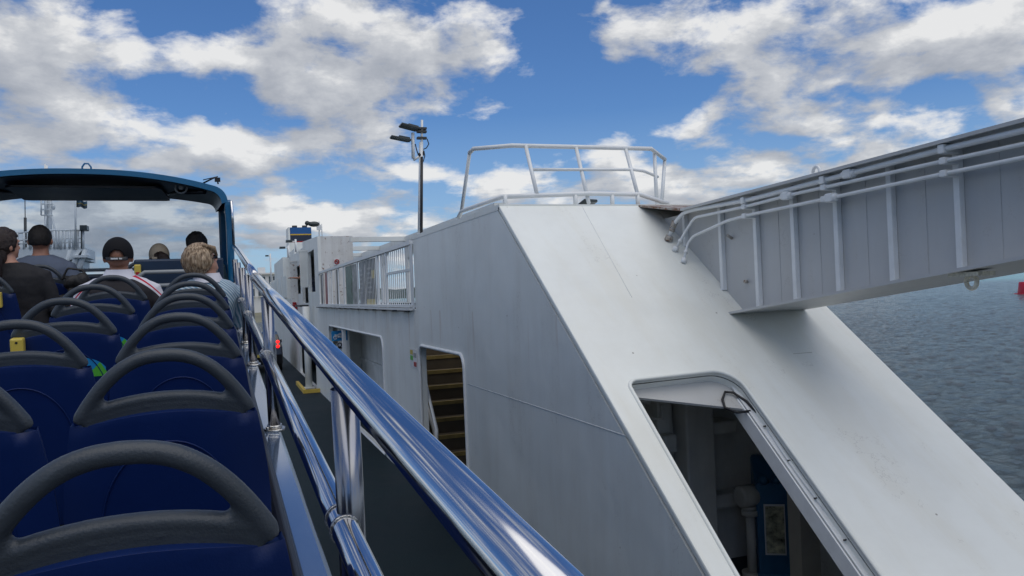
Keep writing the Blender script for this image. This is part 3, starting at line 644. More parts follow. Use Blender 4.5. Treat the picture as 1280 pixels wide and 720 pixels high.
# =================================================================== lifting girder
XG = 4.20
gi_ = Thing('lifting_girder', (XG, 3.5, 3.2), label='big grey ribbed steel girder reaching out over the ramp from the sloping end', cat='girder')
def top(y): return 4.035+(6.4-y)*.006 + (.0 if y < 6.4 else 0)
pa, pb = atX(931, 386, 4.03), atX(1280, 319, 4.03)
kb = (pb.z-pa.z)/(pb.y-pa.y)
def bot(y): return pa.z + kb*(y-pa.y)
ta, tb = atX(857, 262, 4.03), atX(1280, 152, 4.03)
kt = (tb.z-ta.z)/(tb.y-ta.y)
def top(y): return ta.z + kt*(y-ta.y)
YE = .6
slz = lambda y: ZR-(YR-y)*SL[1]
yb = (ZR-YR*SL[1]-pa.z+kb*pa.y)/(kb-SL[1])      # where the underside meets the slope
for X in (XG, 4.62):
    w = MB(); w.slab([(YE, bot(YE)), (yb, bot(yb)), (YR-.12, slz(YR-.12)), (YR-.12, top(YR-.12)), (YE, top(YE))], [], fx(X), .02); gi_.part('web_plate', w, GIRD)
w = MB(); w.slab([(YE, bot(YE)), (yb-.02, bot(yb-.02)), (yb+.04, bot(yb+.04)-.02), (YE, bot(YE)-.022)], [], fx(XG-.17), .80); gi_.part('bottom_flange', w, GIRD)
w = MB(); w.slab([(YE, top(YE)), (6.3, top(6.3)), (6.3, top(6.3)+.022), (YE, top(YE)+.022)], [], fx(XG-.17), .80); gi_.part('top_flange', w, GIRD)
w = MB(); w.slab([(6.3, top(6.3)), (7.3, ZR+.012), (7.3, ZR+.03), (6.3, top(6.3)+.022)], [], fx(XG-.17), .80); gi_.part('rusty_flange_end', w, PAINTV, label='rust eaten inboard end of the top flange')
ys = [6.45, 5.87, 5.38, 4.92, 4.46, 3.97, 3.46, 2.95, 2.4, 1.8, 1.2]
for i, y in enumerate(ys):
    z0 = max(bot(y), slz(y)) if y > 5.5 else bot(y)
    w = MB(); w.box((XG-.045, y-.020, z0+.002), (XG-.001, y+.022, top(y)-.002)); gi_.part('stiffener', w, PIPE, bevel=.004)
for y in ys[1:-1]:      # faint plate seams between stiffeners
    pass
w = MB()
for y in [q-.24 for q in ys[2:]]: w = MB(); w.box((XG-.003, y-.012, bot(y)+.01), (XG-.0005, y+.012, top(y)-.01)); gi_.part('backing_strip', w, GIRD)
def pipe(name, pts, r, start_slope):
    P = [atS(*pts[0], lift=.0) if start_slope else atX(*pts[0], XG-.13)] + [atX(px, py, XG-.13) for px, py in pts[1:]]
    d = (P[-1]-P[-2]); P.append(P[-1]+d.normalized()*1.9)
    w = MB(); Q = [P[0]]
    for i in range(1, len(P)-1):    # round the bends
        a_, b_, c_2 = P[i-1], P[i], P[i+1]; t = min(.05, (b_-a_).length*.3, (c_2-b_).length*.3)
        q0 = b_+(a_-b_).normalized()*t; q1 = b_+(c_2-b_).normalized()*t
        Q += [q0, (q0+q1)/4+b_/2, q1]
    Q.append(P[-1]); w.tube(Q, r, 12); return gi_.part(name, w, PIPE), P
pp1, P1 = pipe('hydraulic_pipe', [(835, 301), (843, 279), (854, 266), (868, 262), (935, 250), (1182, 186), (1280, 163)], .019, True)
pp2, P2 = pipe('hydraulic_pipe', [(843, 314), (856, 291), (868, 272), (933, 258), (991, 243), (1186, 200), (1280, 180)], .013, True)
pp3, P3 = pipe('hydraulic_pipe', [(854, 329), (860, 304), (867, 295), (909, 276), (935, 269), (1040, 247), (1186, 216), (1280, 197)], .013, True)
for P, pp in ((P1, pp1), (P2, pp2), (P3, pp3)):
    d = (P[1]-P[0]).normalized()
    w = MB(); w.tube([P[0], P[0]+d*.05], .038 if P is P1 else .026, 10); w.tube([P[0]+d*.10, P[0]+d*.13], .03 if P is P1 else .022, 8)
    if P is P1: w.tube([P[0]+d*.14, P[0]+d*.2], .034, 6)
    gi_.part('union', w, PIPE if P is not P1 else mat('union_worn', (.35, .32, .28), .5, vary=.5, vscale=40, rust=.5), parent=pp)
def along(P, y):
    for a_, b_ in zip(P, P[1:]):
        if (a_.y-y)*(b_.y-y) <= 0 and abs(a_.y-b_.y) > 1e-6: return a_.lerp(b_, (y-a_.y)/(b_.y-a_.y))
    return P[-1]
for y in (5.38, 4.46, 3.46, 2.4):
    w = MB()
    for P, r in ((P1, .028), (P2, .021), (P3, .021)):
        q = along(P, y); w.box((q.x-r-.004, q.y-.022, q.z-r), (XG-.03, q.y+.022, q.z+r))
    gi_.part('pipe_clamp', w, PIPE, bevel=.006)
w = MB()
for P, y in ((P1, 4.22), (P2, 4.86), (P3, 4.40)):
    w = MB(); q = along(P, y); w.box((q.x-.032, q.y-.035, q.z-.032), (q.x+.032, q.y+.035, q.z+.032)); w.tube([q-Vector((0, .06, 0)), q+Vector((0, .06, 0))], .03, 8); gi_.part('valve_block', w, PIPE, bevel=.01)
q = along(P1, 4.68); w = MB(); zt_ = top(4.68)+.02
w.tube([Vector((XG, 4.68+math.cos(t)*.035, zt_+.045+math.sin(t)*.04)) for t in [k*math.pi/6 for k in range(13)]], .012, 8); gi_.part('top_eye', w, PIPE)
q = atX(1214, 340, XG-.05)
w = MB(); w.box((XG-.12, q.y-.10, bot(q.y)-.05), (XG+.02, q.y+.10, bot(q.y)-.024)); w.tube([Vector((XG-.05, q.y+math.cos(t)*.035, bot(q.y)-.085+math.sin(t)*.04)) for t in [k*math.pi/6 for k in range(13)]], .013, 8); gi_.part('shackle', w, mat('shackle_cream', (.68, .64, .52), .5, vary=.4, vscale=30, rust=.3))
for p, dp in ((atX(915, 298, XG-.01), (-.05, 0, .03)), (atX(934, 352, XG-.01), (-.03, 0, 0))): w = MB(); w.tube([p, p+Vector(dp)], .014, 8); gi_.part('bolt', w, MATS['union_worn'])

# =================================================================== guard rail on the roof of the casing
gr_ = Thing('roof_guard_rail', (3.4, 7.4, ZR), label='white tubular guard rail leaning back around the casing roof', cat='guard rail')
YF, YB = 7.25, 7.62
def low(px, py): return atY(px, py, YF)
def upr(px, py): return atY(px, py, YB)
lowL = atX(573, 272, XW+.05); lowL2 = atX(577, 264, XW+.05)
lo_ = [lowL, lowL2, low(628, 246), low(735, 242), low(800, 243), atY(835, 255, 7.35)]
up_ = [atX(587, 191, XW+.05), atX(592, 186, XW+.05), upr(640, 182), upr(735, 184), upr(814, 186), atY(831, 199, 8.2)]
w = MB(); w.tube(lo_, .024, 10); gr_.part('lower_rail', w, PIPE)
w = MB(); w.tube(up_, .024, 10); gr_.part('upper_rail', w, PIPE)
w = MB(); w.tube([atY(665, 212, 7.44), atY(735, 212, 7.44), atY(792, 212, 7.44), atY(805, 214, 7.5), atY(822, 221, 7.9)], .017, 8); gr_.part('middle_rail', w, PIPE)
for a_, b_ in ((atX(587, 191, XW+.05), atX(577, 264, XW+.05)), (upr(657, 182), low(671, 242)), (upr(720, 184), low(736, 254)), (upr(782, 186), low(797, 243)), (atY(818, 191, 7.8), atY(821, 256, 7.7)), (atY(831, 199, 8.2), atY(827, 256, 8.0))):
    if abs(b_.z-ZR) < .25 and False: pass
    w = MB(); w.tube([a_, b_], .021, 10); gr_.part('post', w, PIPE)
for px in (631, 719, 765, 797):
    p = low(px, 243.5); w = MB(); w.tube([p, Vector((p.x, p.y, ZR))], .024, 8); gr_.part('foot', w, PIPE)
w = MB(); p = atX(573, 275, XW+.05); w.tube([lowL, Vector((p.x, p.y, ZR-.0))], .024, 8); gr_.part('foot', w, PIPE)

def floodlight(loc, sz, yaw, pitch, lb, post_h=.1, grp=None):
    t_ = Thing('floodlight', loc, label=lb, cat='floodlight', group=grp)
    m_ = Matrix.Translation(loc) @ Euler((pitch, 0, yaw)).to_matrix().to_4x4() @ Matrix.Translation(-Vector(loc))
    x, y, z = loc
    w = MB(); w.tube([(x, y, z-post_h), (x, y, z)], .014, 8); t_.part('bracket', w, LAMPD)
    w = MB(); w.box((x-sz, y-sz*.8, z), (x+sz, y+sz*.8, z+sz*.28), M=m_); t_.part('housing', w, LAMPD, bevel=.008)
    w = MB(); w.box((x-sz*.9, y-sz*.7, z-.004), (x+sz*.9, y+sz*.7, z-.001), M=m_); t_.part('lens', w, LAMPG)
    return t_
p = low(752, 251)
floodlight((p.x, 7.6, ZR+.06), .10, R(20), R(-24), 'small black floodlight lying low behind the roof guard rail', .06)

# lamp mast at the end of the solid wall
mx_, my_ = 2.56, 10.7
def mz(py): return atY(526, py, my_).z
ms = Thing('lamp_mast', (mx_, my_, ZR-.1), label='slim grey mast with cables and side pipe at the corner of the solid wall', cat='mast')
def mp_(px, py, dy=0): return atY(px, py, my_+dy)
w = MB(); w.tube([mp_(524.5, 296), mp_(526.5, 178)], .030, 12); ms.part('pole', w, PIPE)
w = MB(); w.tube([mp_(526.8, 300, -.04), mp_(527.2, 196, -.04)], .020, 8); ms.part('dark_conduit', w, RUB)
w = MB(); w.tube([mp_(527, 192), mp_(527.5, 150)], .018, 10); ms.part('upper_pole', w, PIPE)
w = MB(); w.tube([mp_(516.5, 198), mp_(516, 166)], .024, 10); w.tube([mp_(517, 200), mp_(526, 194)], .018, 8); ms.part('outrigger', w, PIPE)
w = MB()
for py in (160, 164, 172): a_, b_ = mp_(522, py, -.03), mp_(532, py-.5, .03); w.box((a_.x, my_-.04, a_.z-.014), (b_.x, my_+.04, a_.z+.014))
ms.part('clamp', w, STEEL)
w = MB(); pts = [mp_(529, 172), mp_(534, 174), mp_(536, 180), mp_(533, 185), mp_(526, 188), mp_(523, 193), mp_(525, 200), mp_(529, 202), mp_(531, 195), mp_(530, 189), mp_(526, 187)]; w.tube(pts, .008, 6)
w.tube([mp_(519, 180), mp_(521, 188), mp_(524, 197), mp_(527, 200), mp_(527, 194)], .008, 6); w.ellipsoid(mp_(525, 194), (.03, .03, .04)); w.ellipsoid(mp_(528, 192), (.025, .025, .04)); ms.part('cable_loop', w, RUB)
def tilt_lamp(a, b, hw, th, lb):   # a near/left tip, b right end, both on the mast's plane
    m0 = (a+b)/2; d = (b-a); t_ = Thing('floodlight', tuple(m0), label=lb, cat='floodlight', group='floodlights on the lamp mast')
    ax = d.normalized(); ay = Vector((0, 1, 0)); az = ax.cross(ay)
    M_2 = Matrix((ax, ay, az)).transposed().to_4x4(); M_2.translation = m0; l = d.length/2
    w = MB(); w.box((-l, -hw, 0), (l, hw, th), M=M_2); w.box((-l*.2, -hw*.4, th), (l*.9, hw*.4, th*2.2), M=M_2); t_.part('housing', w, LAMPD, bevel=.005)
    w = MB(); w.box((-l*.92, -hw*.9, -.006), (l*.8, hw*.9, -.001), M=M_2); t_.part('lens', w, LAMPG)
    return t_
tilt_lamp(mp_(500, 157), mp_(523, 163), .11, .025, 'upper and larger of the two dark floodlights on the lamp mast')
tilt_lamp(mp_(488, 172), mp_(513, 177), .07, .025, 'lower floodlight sticking out left of the lamp mast')

# funnel and the small masts beyond the block
fn = Thing('ferry_funnel', (3.5, 44, 5), label='blue ferry funnel with yellow, navy and red bands behind the white block', cat='funnel')
p0, p1 = atY(363, 303, 44), atY(389, 284, 44); fx0, fx1, fz0, fz1 = p0.x, p1.x, p0.z, p1.z
def band(a_, b_, m_, nm):
    w = MB(); w.box((fx0, 44, fz0+(fz1-fz0)*a_), (fx1, 45.6, fz0+(fz1-fz0)*b_)); fn.part(nm, w, m_)
w = MB(); w.box((fx0, 44, UP), (fx1, 45.6, fz0)); fn.part('base', w, PAINT)
band(0, .08, RED, 'red_band'); band(.08, .48, FUNN, 'navy_band'); band(.48, .56, FUNY, 'yellow_band'); band(.56, 1, FUNB, 'blue_band')
w = MB(); w.box((fx0-.1, 43.9, fz0-1), (fx0-.01, 45.6, fz1)); fn.part('side_plate', w, PAINT)
for xx in (fx0+.3, fx1-.3):
    w = MB(); w.tube([(xx, 44.6, fz1), (xx, 44.6, fz1+.15)], .14, 12); fn.part('exhaust', w, STEEL)
def lamp_post(px_, y_top, y_bot, Y, arm_px, lb, r=.035):
    t0 = atY(px_, y_top, Y); b0 = atY(px_, y_bot, Y); e0 = atY(arm_px, y_top+3, Y)
    t_ = Thing('deck_lamp', (b0.x, Y, b0.z), label=lb, cat='lamp')
    w = MB(); w.tube([(b0.x, Y, b0.z), (b0.x, Y, t0.z)], r, 8); t_.part('pole', w, PIPE)
    w = MB(); w.tube([(b0.x, Y, e0.z), (e0.x, Y, e0.z)], r*.6, 6); t_.part('arm', w, PIPE)
    w = MB(); l = (b0.x-e0.x); w.box((e0.x-.02, Y-.16, e0.z-.03), (e0.x+l*.62, Y+.16, e0.z+.05)); t_.part('lamp_head', w, LAMPD, bevel=.01)
lamp_post(370, 299, 315, 30.0, 358, 'lamp on a short pole at the upper step of the white block')
lamp_post(361, 307, 322, 33.8, 350, 'lamp on a short pole at the far lower corner of the white block', .04)
lamp_post(339.5, 317, 362, 52, 332, 'thin distant lamp post left of the white block', .05)
t_ = Thing('deck_lamp', (2.7, 23.4, 5), label='sideways floodlight and two short masts on the near corner of the white block', cat='lamp')
p = atY(399, 296, 23.4); q = atY(399, 277, 23.4); q2 = atY(402, 280, 23.4)
w = MB(); w.tube([(p.x, 23.4, 5.0), (q.x, 23.4, q.z)], .02, 8); w.tube([(q2.x, 23.4, 5.0), (q2.x, 23.4, q2.z)], .016, 8); w.box((p.x-.06, 23.35, q.z-.25), (p.x+.06, 23.45, q.z-.1)); t_.part('pole', w, PIPE)
a_, b_ = atY(384, 279, 23.4), atY(398, 281, 23.4)
w = MB(); w.tube([b_, a_], .06, 10, rs=[.07, .05]); w.ellipsoid(a_, (.07, .07, .07)); w.ellipsoid(a_.lerp(b_, .6), (.17, .1, .08)); t_.part('lamp_head', w, LAMPD)

# signs -------------------------------------------------------------
def sign_on_Y(name, px0, py0, px1, py1, Y, m_, lb, th=.012):
    a_ = atY(px0, py1, Y); b_ = atY(px1, py0, Y); t_ = Thing(name, ((a_.x+b_.x)/2, Y, (a_.z+b_.z)/2), label=lb, cat='sign')
    w = MB(); w.box((a_.x, Y-th, a_.z), (b_.x, Y, b_.z)); t_.part('panel', w, m_); return t_, a_, b_
t_, a_, b_ = sign_on_Y('no_smoking_sign', 417.5, 323, 424.5, 331.5, 23.19, WHITE, 'small white no smoking sign on the block wall above the balustrade')
c = (a_+b_)/2; r_ = (b_.x-a_.x)*.36
w = MB(); w.tube([Vector((c.x+math.cos(k*math.pi/10)*r_, 23.17, c.z+math.sin(k*math.pi/10)*r_)) for k in range(21)], .016, 6, caps=False); w.tube([(c.x-r_*.7, 23.17, c.z+r_*.7), (c.x+r_*.7, 23.17, c.z-r_*.7)], .014, 6); t_.part('red_ring', w, RED)
w = MB(); w.box((c.x-r_*.6, 23.172, c.z-.015), (c.x+r_*.6, 23.177, c.z+.015)); t_.part('cigarette', w, RUB)
# motorcycle sign hangs across the bay on the bulkhead facing us
Yb = 20.2
w = MB(); e0 = atY(414, 470, Yb); e1 = atY(436, 404, Yb)
w.box((XW+.1, Yb, 0), (e1.x, Yb+.05, 2.75)); sup.part('bay_screen', w, INNER)
t_, a_, b_ = sign_on_Y('motorcycle_sign', 414.5, 413, 434, 426.5, Yb-.002, STKB, 'blue sign with a white motorcycle inside the side bay')
cx2, cz2, W2 = (a_.x+b_.x)/2, (a_.z+b_.z)/2, (b_.x-a_.x)
w = MB()
for s_ in (-1, 1):
    w.tube([Vector((cx2+s_*W2*.27+math.cos(k*math.pi/8)*W2*.10, Yb-.02, cz2-W2*.10+math.sin(k*math.pi/8)*W2*.10)) for k in range(17)], W2*.028, 6, caps=False)
w.tube([(cx2-W2*.27, Yb-.02, cz2-W2*.08), (cx2-W2*.1, Yb-.02, cz2+W2*.06), (cx2+W2*.12, Yb-.02, cz2+W2*.07), (cx2+W2*.27, Yb-.02, cz2-W2*.10)], W2*.045, 6)
w.tube([(cx2-W2*.12, Yb-.02, cz2-W2*.06), (cx2+W2*.14, Yb-.02, cz2-W2*.06)], W2*.07, 6); w.tube([(cx2-W2*.3, Yb-.02, cz2+W2*.07), (cx2-W2*.1, Yb-.02, cz2+W2*.02)], W2*.04, 6)
w.ellipsoid((cx2+W2*.05, Yb-.02, cz2+W2*.11), (W2*.11, .01, W2*.07)); t_.part('motorcycle_emblem', w, WHITE)
t_, a_, b_ = sign_on_Y('notice_sign', 421, 429, 428, 437, Yb-.002, WHITE, 'small white notice below the motorcycle sign')
c = (a_+b_)/2; w = MB(); w.tube([Vector((c.x+math.cos(k*math.pi/8)*.05, Yb-.018, c.z+.04+math.sin(k*math.pi/8)*.05)) for k in range(17)], .012, 6, caps=False); w.box((a_.x+.02, Yb-.018, a_.z+.02), (b_.x-.02, Yb-.015, a_.z+.06)); t_.part('print', w, RUB)
a_ = atX(513.5, 458, XW-.003); b_ = atX(521, 437, XW-.003)
t_ = Thing('safety_sign', tuple((a_+b_)/2), label='small sign of coloured squares on the wall left of the stair opening', cat='sign')
yA, yB, zA, zB = a_.y, b_.y, a_.z, b_.z
w = MB(); w.box((XW-.008, yA, zA), (XW-.002, yB, zB)); t_.part('panel', w, WHITE)
hy = (yB-yA)/2
for i, (m_, fy, fz) in enumerate(((STKG, 0, 1), (YDEV, 0, 2), (RED, 1, 0), (mat('sign_grey', (.3, .3, .3), .5), 1, 1.6))):
    w = MB(); w.box((XW-.012, yA+hy*fy+hy*.12, zA+(zB-zA)*(.08+.3*fz)), (XW-.009, yA+hy*fy+hy*.88, zA+(zB-zA)*(.32+.3*fz))); t_.part('pictogram', w, m_)
# red lifebuoy box on the wall further on
a_ = atX(371, 396, XW-.01); w = MB(); w.box((XW-.16, a_.y-.35, a_.z), (XW-.003, a_.y+.35, a_.z+.5)); w.tube([(XW-.08, a_.y, a_.z+.5), (XW-.08, a_.y, a_.z+.58)], .08, 10)
single('equipment_box', w, RED, (XW-.08, a_.y, a_.z), bevel=.02, label='small red equipment box on the white wall past the rail', cat='box')
# drums on the far bay wall skipped: nothing legible there

# blue bin inside the raked opening
bc = atY(972, 700, 6.1); bc = Vector((bc.x, 6.1, DZ+.02)); BM = Matrix.Translation(bc) @ Matrix.Rotation(R(-30), 4, 'Z')
bn = Thing('blue_bin', (0, 0, 0), frame=BM, label='tall dark blue bin with a cream poster inside the raked opening', cat='bin')
hw_ = .19; zt1 = atY(965, 603, 6.0).z-bc.z; zt2 = atY(965, 566, 6.3).z-bc.z
w = MB(); w.slab([(-.16, 0), (.22, 0), (.22, zt2), (.12, zt2), (-.08, zt1), (-.14, zt1)], [], lambda u, v, q: Vector((-hw_+q, u, v)), hw_*2); bn.part('body', w, BINB, bevel=.03)
w = MB(); w.box((-hw_-.02, -.18, 0), (hw_+.02, .24, .05)); bn.part('base', w, BINB, bevel=.015)
for k in range(3): w = MB(); w.ellipsoid((-.12+.12*k, -.13, zt1+.02), (.045, .05, .045)); bn.part('knob', w, BINB)
w = MB(); w.box((-.13, -.168, zt1*.25), (.06, -.160, zt1*.78)); ps = bn.part('poster', w, WHITE)
w = MB(); w.box((-.118, -.173, zt1*.27), (.048, -.169, zt1*.76)); bn.part('poster_print', w, mat('print_parchment', (.40, .39, .27), .5, vary=.9, vscale=14), parent=ps)

# =================================================================== ferry tower ahead on the left
TY = 40.0
def tp(px, py, dy=0): return atY(px, py, TY+dy)
tw = Thing('ferry_control_tower', (tp(60, 340).x, TY, 0), label='white railed bridge tower with lattice mast seen through the windscreen', cat='ship tower')
w = MB()
xa, xb, za, zb = tp(20, 325).x, tp(104, 325).x, tp(60, 325).z, tp(60, 309).z
w.box((xa, TY, za), (xb, TY+3.5, zb)); w.box((tp(70, 325).x, TY+.2, tp(70, 335).z), (tp(98, 325).x, TY+3, za)); tw.part('platform', w, PIPE)
w = MB()
for px in (82, 92, 100): w.tube([tp(px+6, 312, .1), tp(px-4, 345, .1)], .13, 8)
tw.part('bracket', w, PIPE)
w = MB(); w.box((tp(56, 330).x, TY+.5, 0), (tp(90, 330).x, TY+3, za)); tw.part('trunk', w, PAINT)
w = MB(); w.box((xb-.4, TY-.2, tp(60, 323).z), (tp(110, 320).x, TY+2, tp(60, 320).z)); w.slab([(tp(103, 312).x, tp(103, 312).z), (tp(108, 321).x, tp(108, 321).z), (tp(96, 321).x, tp(96, 321).z)], [], lambda u, v, q: Vector((u, TY+q, v)), 1.5); tw.part('wing', w, PIPE)
for yy in (0, 3.4):
    for (p_a, p_b, r) in ((292, 288, .045), (301, 298, .03), (305, 303, .03)):
        w = MB(); w.tube([tp(18, p_a, yy), tp(55, p_b, yy), tp(104, p_b, yy)], r, 6); tw.part('rail', w, PIPE)
for i, px in enumerate((18, 22, 30, 38, 46, 54, 62, 68, 72, 76, 81, 87, 92, 97, 104)):
    w = MB(); w.tube([tp(px, 289 if px > 50 else 291, 0), tp(px, 311, 0)], .05 if i % 3 else .07, 6); tw.part('rail_post', w, PIPE)
# lattice mast with ladder cage
w = MB()
for px in (58.5, 62.5): w.tube([tp(px, 311, 1), tp(px, 207 if px < 60 else 250, 1)], .05 if px < 60 else .09, 8)
w.tube([tp(56.5, 311, 1), tp(56.3, 205, 1)], .035, 6)
for k in range(14): w.tube([tp(58.5, 311-k*4.6, 1), tp(62.5, 308.5-k*4.6, 1)], .02, 5)
tw.part('mast', w, PIPE)
w = MB()
for px in (51.5, 57.5): w.tube([tp(px, 269, .8), tp(px, 249, .8)], .035, 6)
for py in (249, 255, 262, 269): w.tube([tp(51.5, py, .8), tp(66, py, .8)], .03, 6)
w.tube([tp(54.5, 300, .8), tp(57.5, 270, .8)], .04, 6); w.tube([tp(73, 309, .8), tp(65, 270, .8)], .04, 6); w.ellipsoid(tp(66.5, 259, 1), (.09, .09, .13))
tw.part('mast_platform', w, PIPE)
w = MB(); w.tube([tp(31.8, 310, 1), tp(31.5, 272, 1)], .06, 6); w.tube([tp(31.5, 275, 1), tp(31.2, 250, 1)], .02, 5); tw.part('whip_aerial', w, STEEL)
w = MB(); w.tube([tp(94.5, 312, -.1), tp(94.3, 240, -.1)], .04, 6); tw.part('flagpole', w, PIPE)
w = MB(); P = []
def flag(y0f, y1f, m_, nm, parent):
    w = MB(); n_ = 12; rows = []
    for q_ in (y0f, y1f):
        rows.append([w.bm.verts.new(tp(95+14*i/n_, 249+9*q_+i/n_*3.2+.8*math.sin(i*.9), .15*math.sin(i*1.1))) for i in range(n_+1)])
    for i in range(n_): w.bm.faces.new((rows[0][i], rows[0][i+1], rows[1][i+1], rows[1][i]))
    return tw.part(nm, w, m_, parent=parent)
fg = flag(0, .4, FLAGB, 'flag', None)
flag(.4, .55, mat('flag_yellow', (.35, .28, .06), .8), 'flag_stripe', fg); flag(.55, 1, mat('flag_navy', (.03, .06, .09), .8), 'flag_stripe', fg)
w = MB(); a_, b_ = tp(101, 287), tp(110, 284.5); w.box((a_.x, TY-.3, a_.z-.06), (b_.x, TY+.3, a_.z+.18)); w.tube([tp(102, 311), tp(102, 288)], .04, 6); tw.part('searchlight', w, LAMPD, bevel=.04)

# =================================================================== car ahead
cyy = 32.0
cr_ = atY(347, 427, cyy); CX = cr_.x-.70; cw = .88
ca = Thing('black_car', (CX, cyy+2, 0), label='black car with red brake lights on the deck ahead of the bus', cat='car')
prof_c = [(0, .32), (-.04, .7), (.02, 1.0), (.35, 1.48), (.8, 1.58), (2.3, 1.55), (3.1, 1.08), (4.1, .92), (4.25, .6), (4.2, .3)]
w = MB()
rings = []
for x in (-cw, -cw*.97, -cw*.8, cw*.8, cw*.97, cw):
    k = 0 if abs(x) > cw*.98 else 1
    rings.append([Vector((CX+x*(1 if z < 1.05 else .84), cyy+y+(0 if k else .03), z*(1 if k else .98)+(0 if k else .01))) for y, z in prof_c])
w.loft(rings, smooth=False); body = ca.part('body', w, CARB, bevel=.03)
w = MB(); w.box((CX-.6, cyy+.05, 1.08), (CX+.6, cyy+.1, 1.42), M=Matrix.Translation((0, .02, 0))); ca.part('rear_window', w, mat('car_glass', (.02, .025, .03), .05))
for s_ in (-1, 1):
    w = MB()
    w.ellipsoid((CX+s_*.70, cyy-.05, 1.20), (.065, .03, .065)); w.ellipsoid((CX+s_*.70, cyy-.05, 1.02), (.065, .03, .065)); ca.part('brake_light', w, TAIL)
    for y in (.75, 3.35):
        w = MB(); w.tube([(CX+s_*.62, cyy+y, .33), (CX+s_*.87, cyy+y, .33)], .33, 22); wh = ca.part('wheel', w, TYRE)
        w = MB(); w.tube([(CX+s_*.60, cyy+y, .33), (CX+s_*.88, cyy+y, .33)], .2, 16); ca.part('rim', w, PIPE, parent=wh)
w = MB(); w.box((CX-.26, cyy-.07, .62), (CX+.26, cyy-.05, .73)); ca.part('number_plate', w, mat('plate_yellow', (.5, .4, .06), .4))
for s_ in (-1, 1):
    w = MB(); w.box((CX+s_*.86, cyy+2.6, 1.02), (CX+s_*1.02, cyy+2.72, 1.16)); ca.part('mirror', w, CARB, bevel=.02)

ca.root.location.z += DZ

# hotel on the far shore -------------------------------------------------
HY = 300.0
ho = Thing('waterside_hotel', (atY(340, 360, HY).x, HY, 0), label='long white waterside hotel with rows of dark windows on the far shore', cat='building')
h0, h1 = atY(300, 344, HY), atY(372, 341, HY); zt_h = h0.z
w = MB(); w.box((h0.x-10, HY, SEA), (h1.x+20, HY+16, zt_h)); ho.part('wall', w, ROOFW)
w = MB(); w.box((h0.x-10.5, HY-1, zt_h), (h1.x+20.5, HY+16, zt_h+.6)); ho.part('roof', w, ROOFW)
a_, b_ = atY(323, 336, HY), atY(332, 336, HY); w = MB(); w.box((a_.x, HY+3, zt_h+.6), (b_.x, HY+10, a_.z+.6)); ho.part('roof_plant_room', w, ROOFW)
nw = 13; span = (h1.x+20)-(h0.x-10)
for r2 in range(2):
    for k in range(nw):
        xx = h0.x-10+span*(k+.5)/nw; z1_ = zt_h-.8-r2*4.4
        w = MB(); w.box((xx-span/nw*.33, HY-.15, z1_-2.7), (xx+span/nw*.33, HY-.02, z1_)); wn_ = ho.part('window', w, WGLASS)
        w = MB(); w.box((xx-span/nw*.4, HY-1.2, z1_-2.95), (xx+span/nw*.4, HY-.16, z1_-2.75)); w.box((xx-.12, HY-.25, z1_-2.7), (xx+.12, HY-.16, z1_)); ho.part('frame', w, ROOFW, parent=wn_)

# woods beyond: masses of leaf-sized faces
def wood(name, x0, x1, y0, y1, h, n, leaf, lb):
    mb = MB(); rnd = random.Random(5)
    for i in range(n):
        x = rnd.uniform(x0, x1); y = rnd.uniform(y0, y1)
        hh = h*(.45+.55*abs(noise.noise(Vector((x*.06, y*.06, 1.7))))*1.6)*(1-abs((x-(x0+x1)/2)/((x1-x0)/2))**4)
        z = SEA+.6+hh*rnd.random()**.6
        c = Vector((x, y, z)); a_ = Vector((rnd.gauss(0, 1), rnd.gauss(0, 1), rnd.gauss(0, 1))).normalized(); b_ = a_.orthogonal().normalized(); d = a_.cross(b_)
        s_ = leaf*rnd.uniform(.5, 1.3)
        mb.bm.faces.new([mb.bm.verts.new(c+b_*s_), mb.bm.verts.new(c+d*s_*.7), mb.bm.verts.new(c-b_*s_), mb.bm.verts.new(c-d*s_*.7)])
    return build(name, mb, LEAF, kind='stuff', label=lb)
xm = atY(118, 340, 260).x
wood('woodland', xm-48, xm+22, 250, 275, 15.5, 26000, .55, 'low green wood on the far shore seen under the windscreen rail')

# red buoy
p = atZ(1289, 367, SEA); p = Vector((p.x, p.y, SEA))
by_ = Thing('channel_buoy', tuple(p), label='red channel buoy on the water at the right edge', cat='buoy')
zt_b = (atY(1289, 352, p.y)).z; rb = abs(atY(1276, 360, p.y).x-atY(1302, 360, p.y).x)/2*.8
w = MB(); w.tube([p-Vector((0, 0, .4)), p+Vector((0, 0, .1)), Vector((p.x, p.y, zt_b))], rb, 20, rs=[rb, rb, rb*.85]); by_.part('can', w, REDW)
w = MB(); w.tube([p-Vector((0, 0, .3)), p+Vector((0, 0, .15))], rb*1.25, 20); by_.part('float_collar', w, REDW)

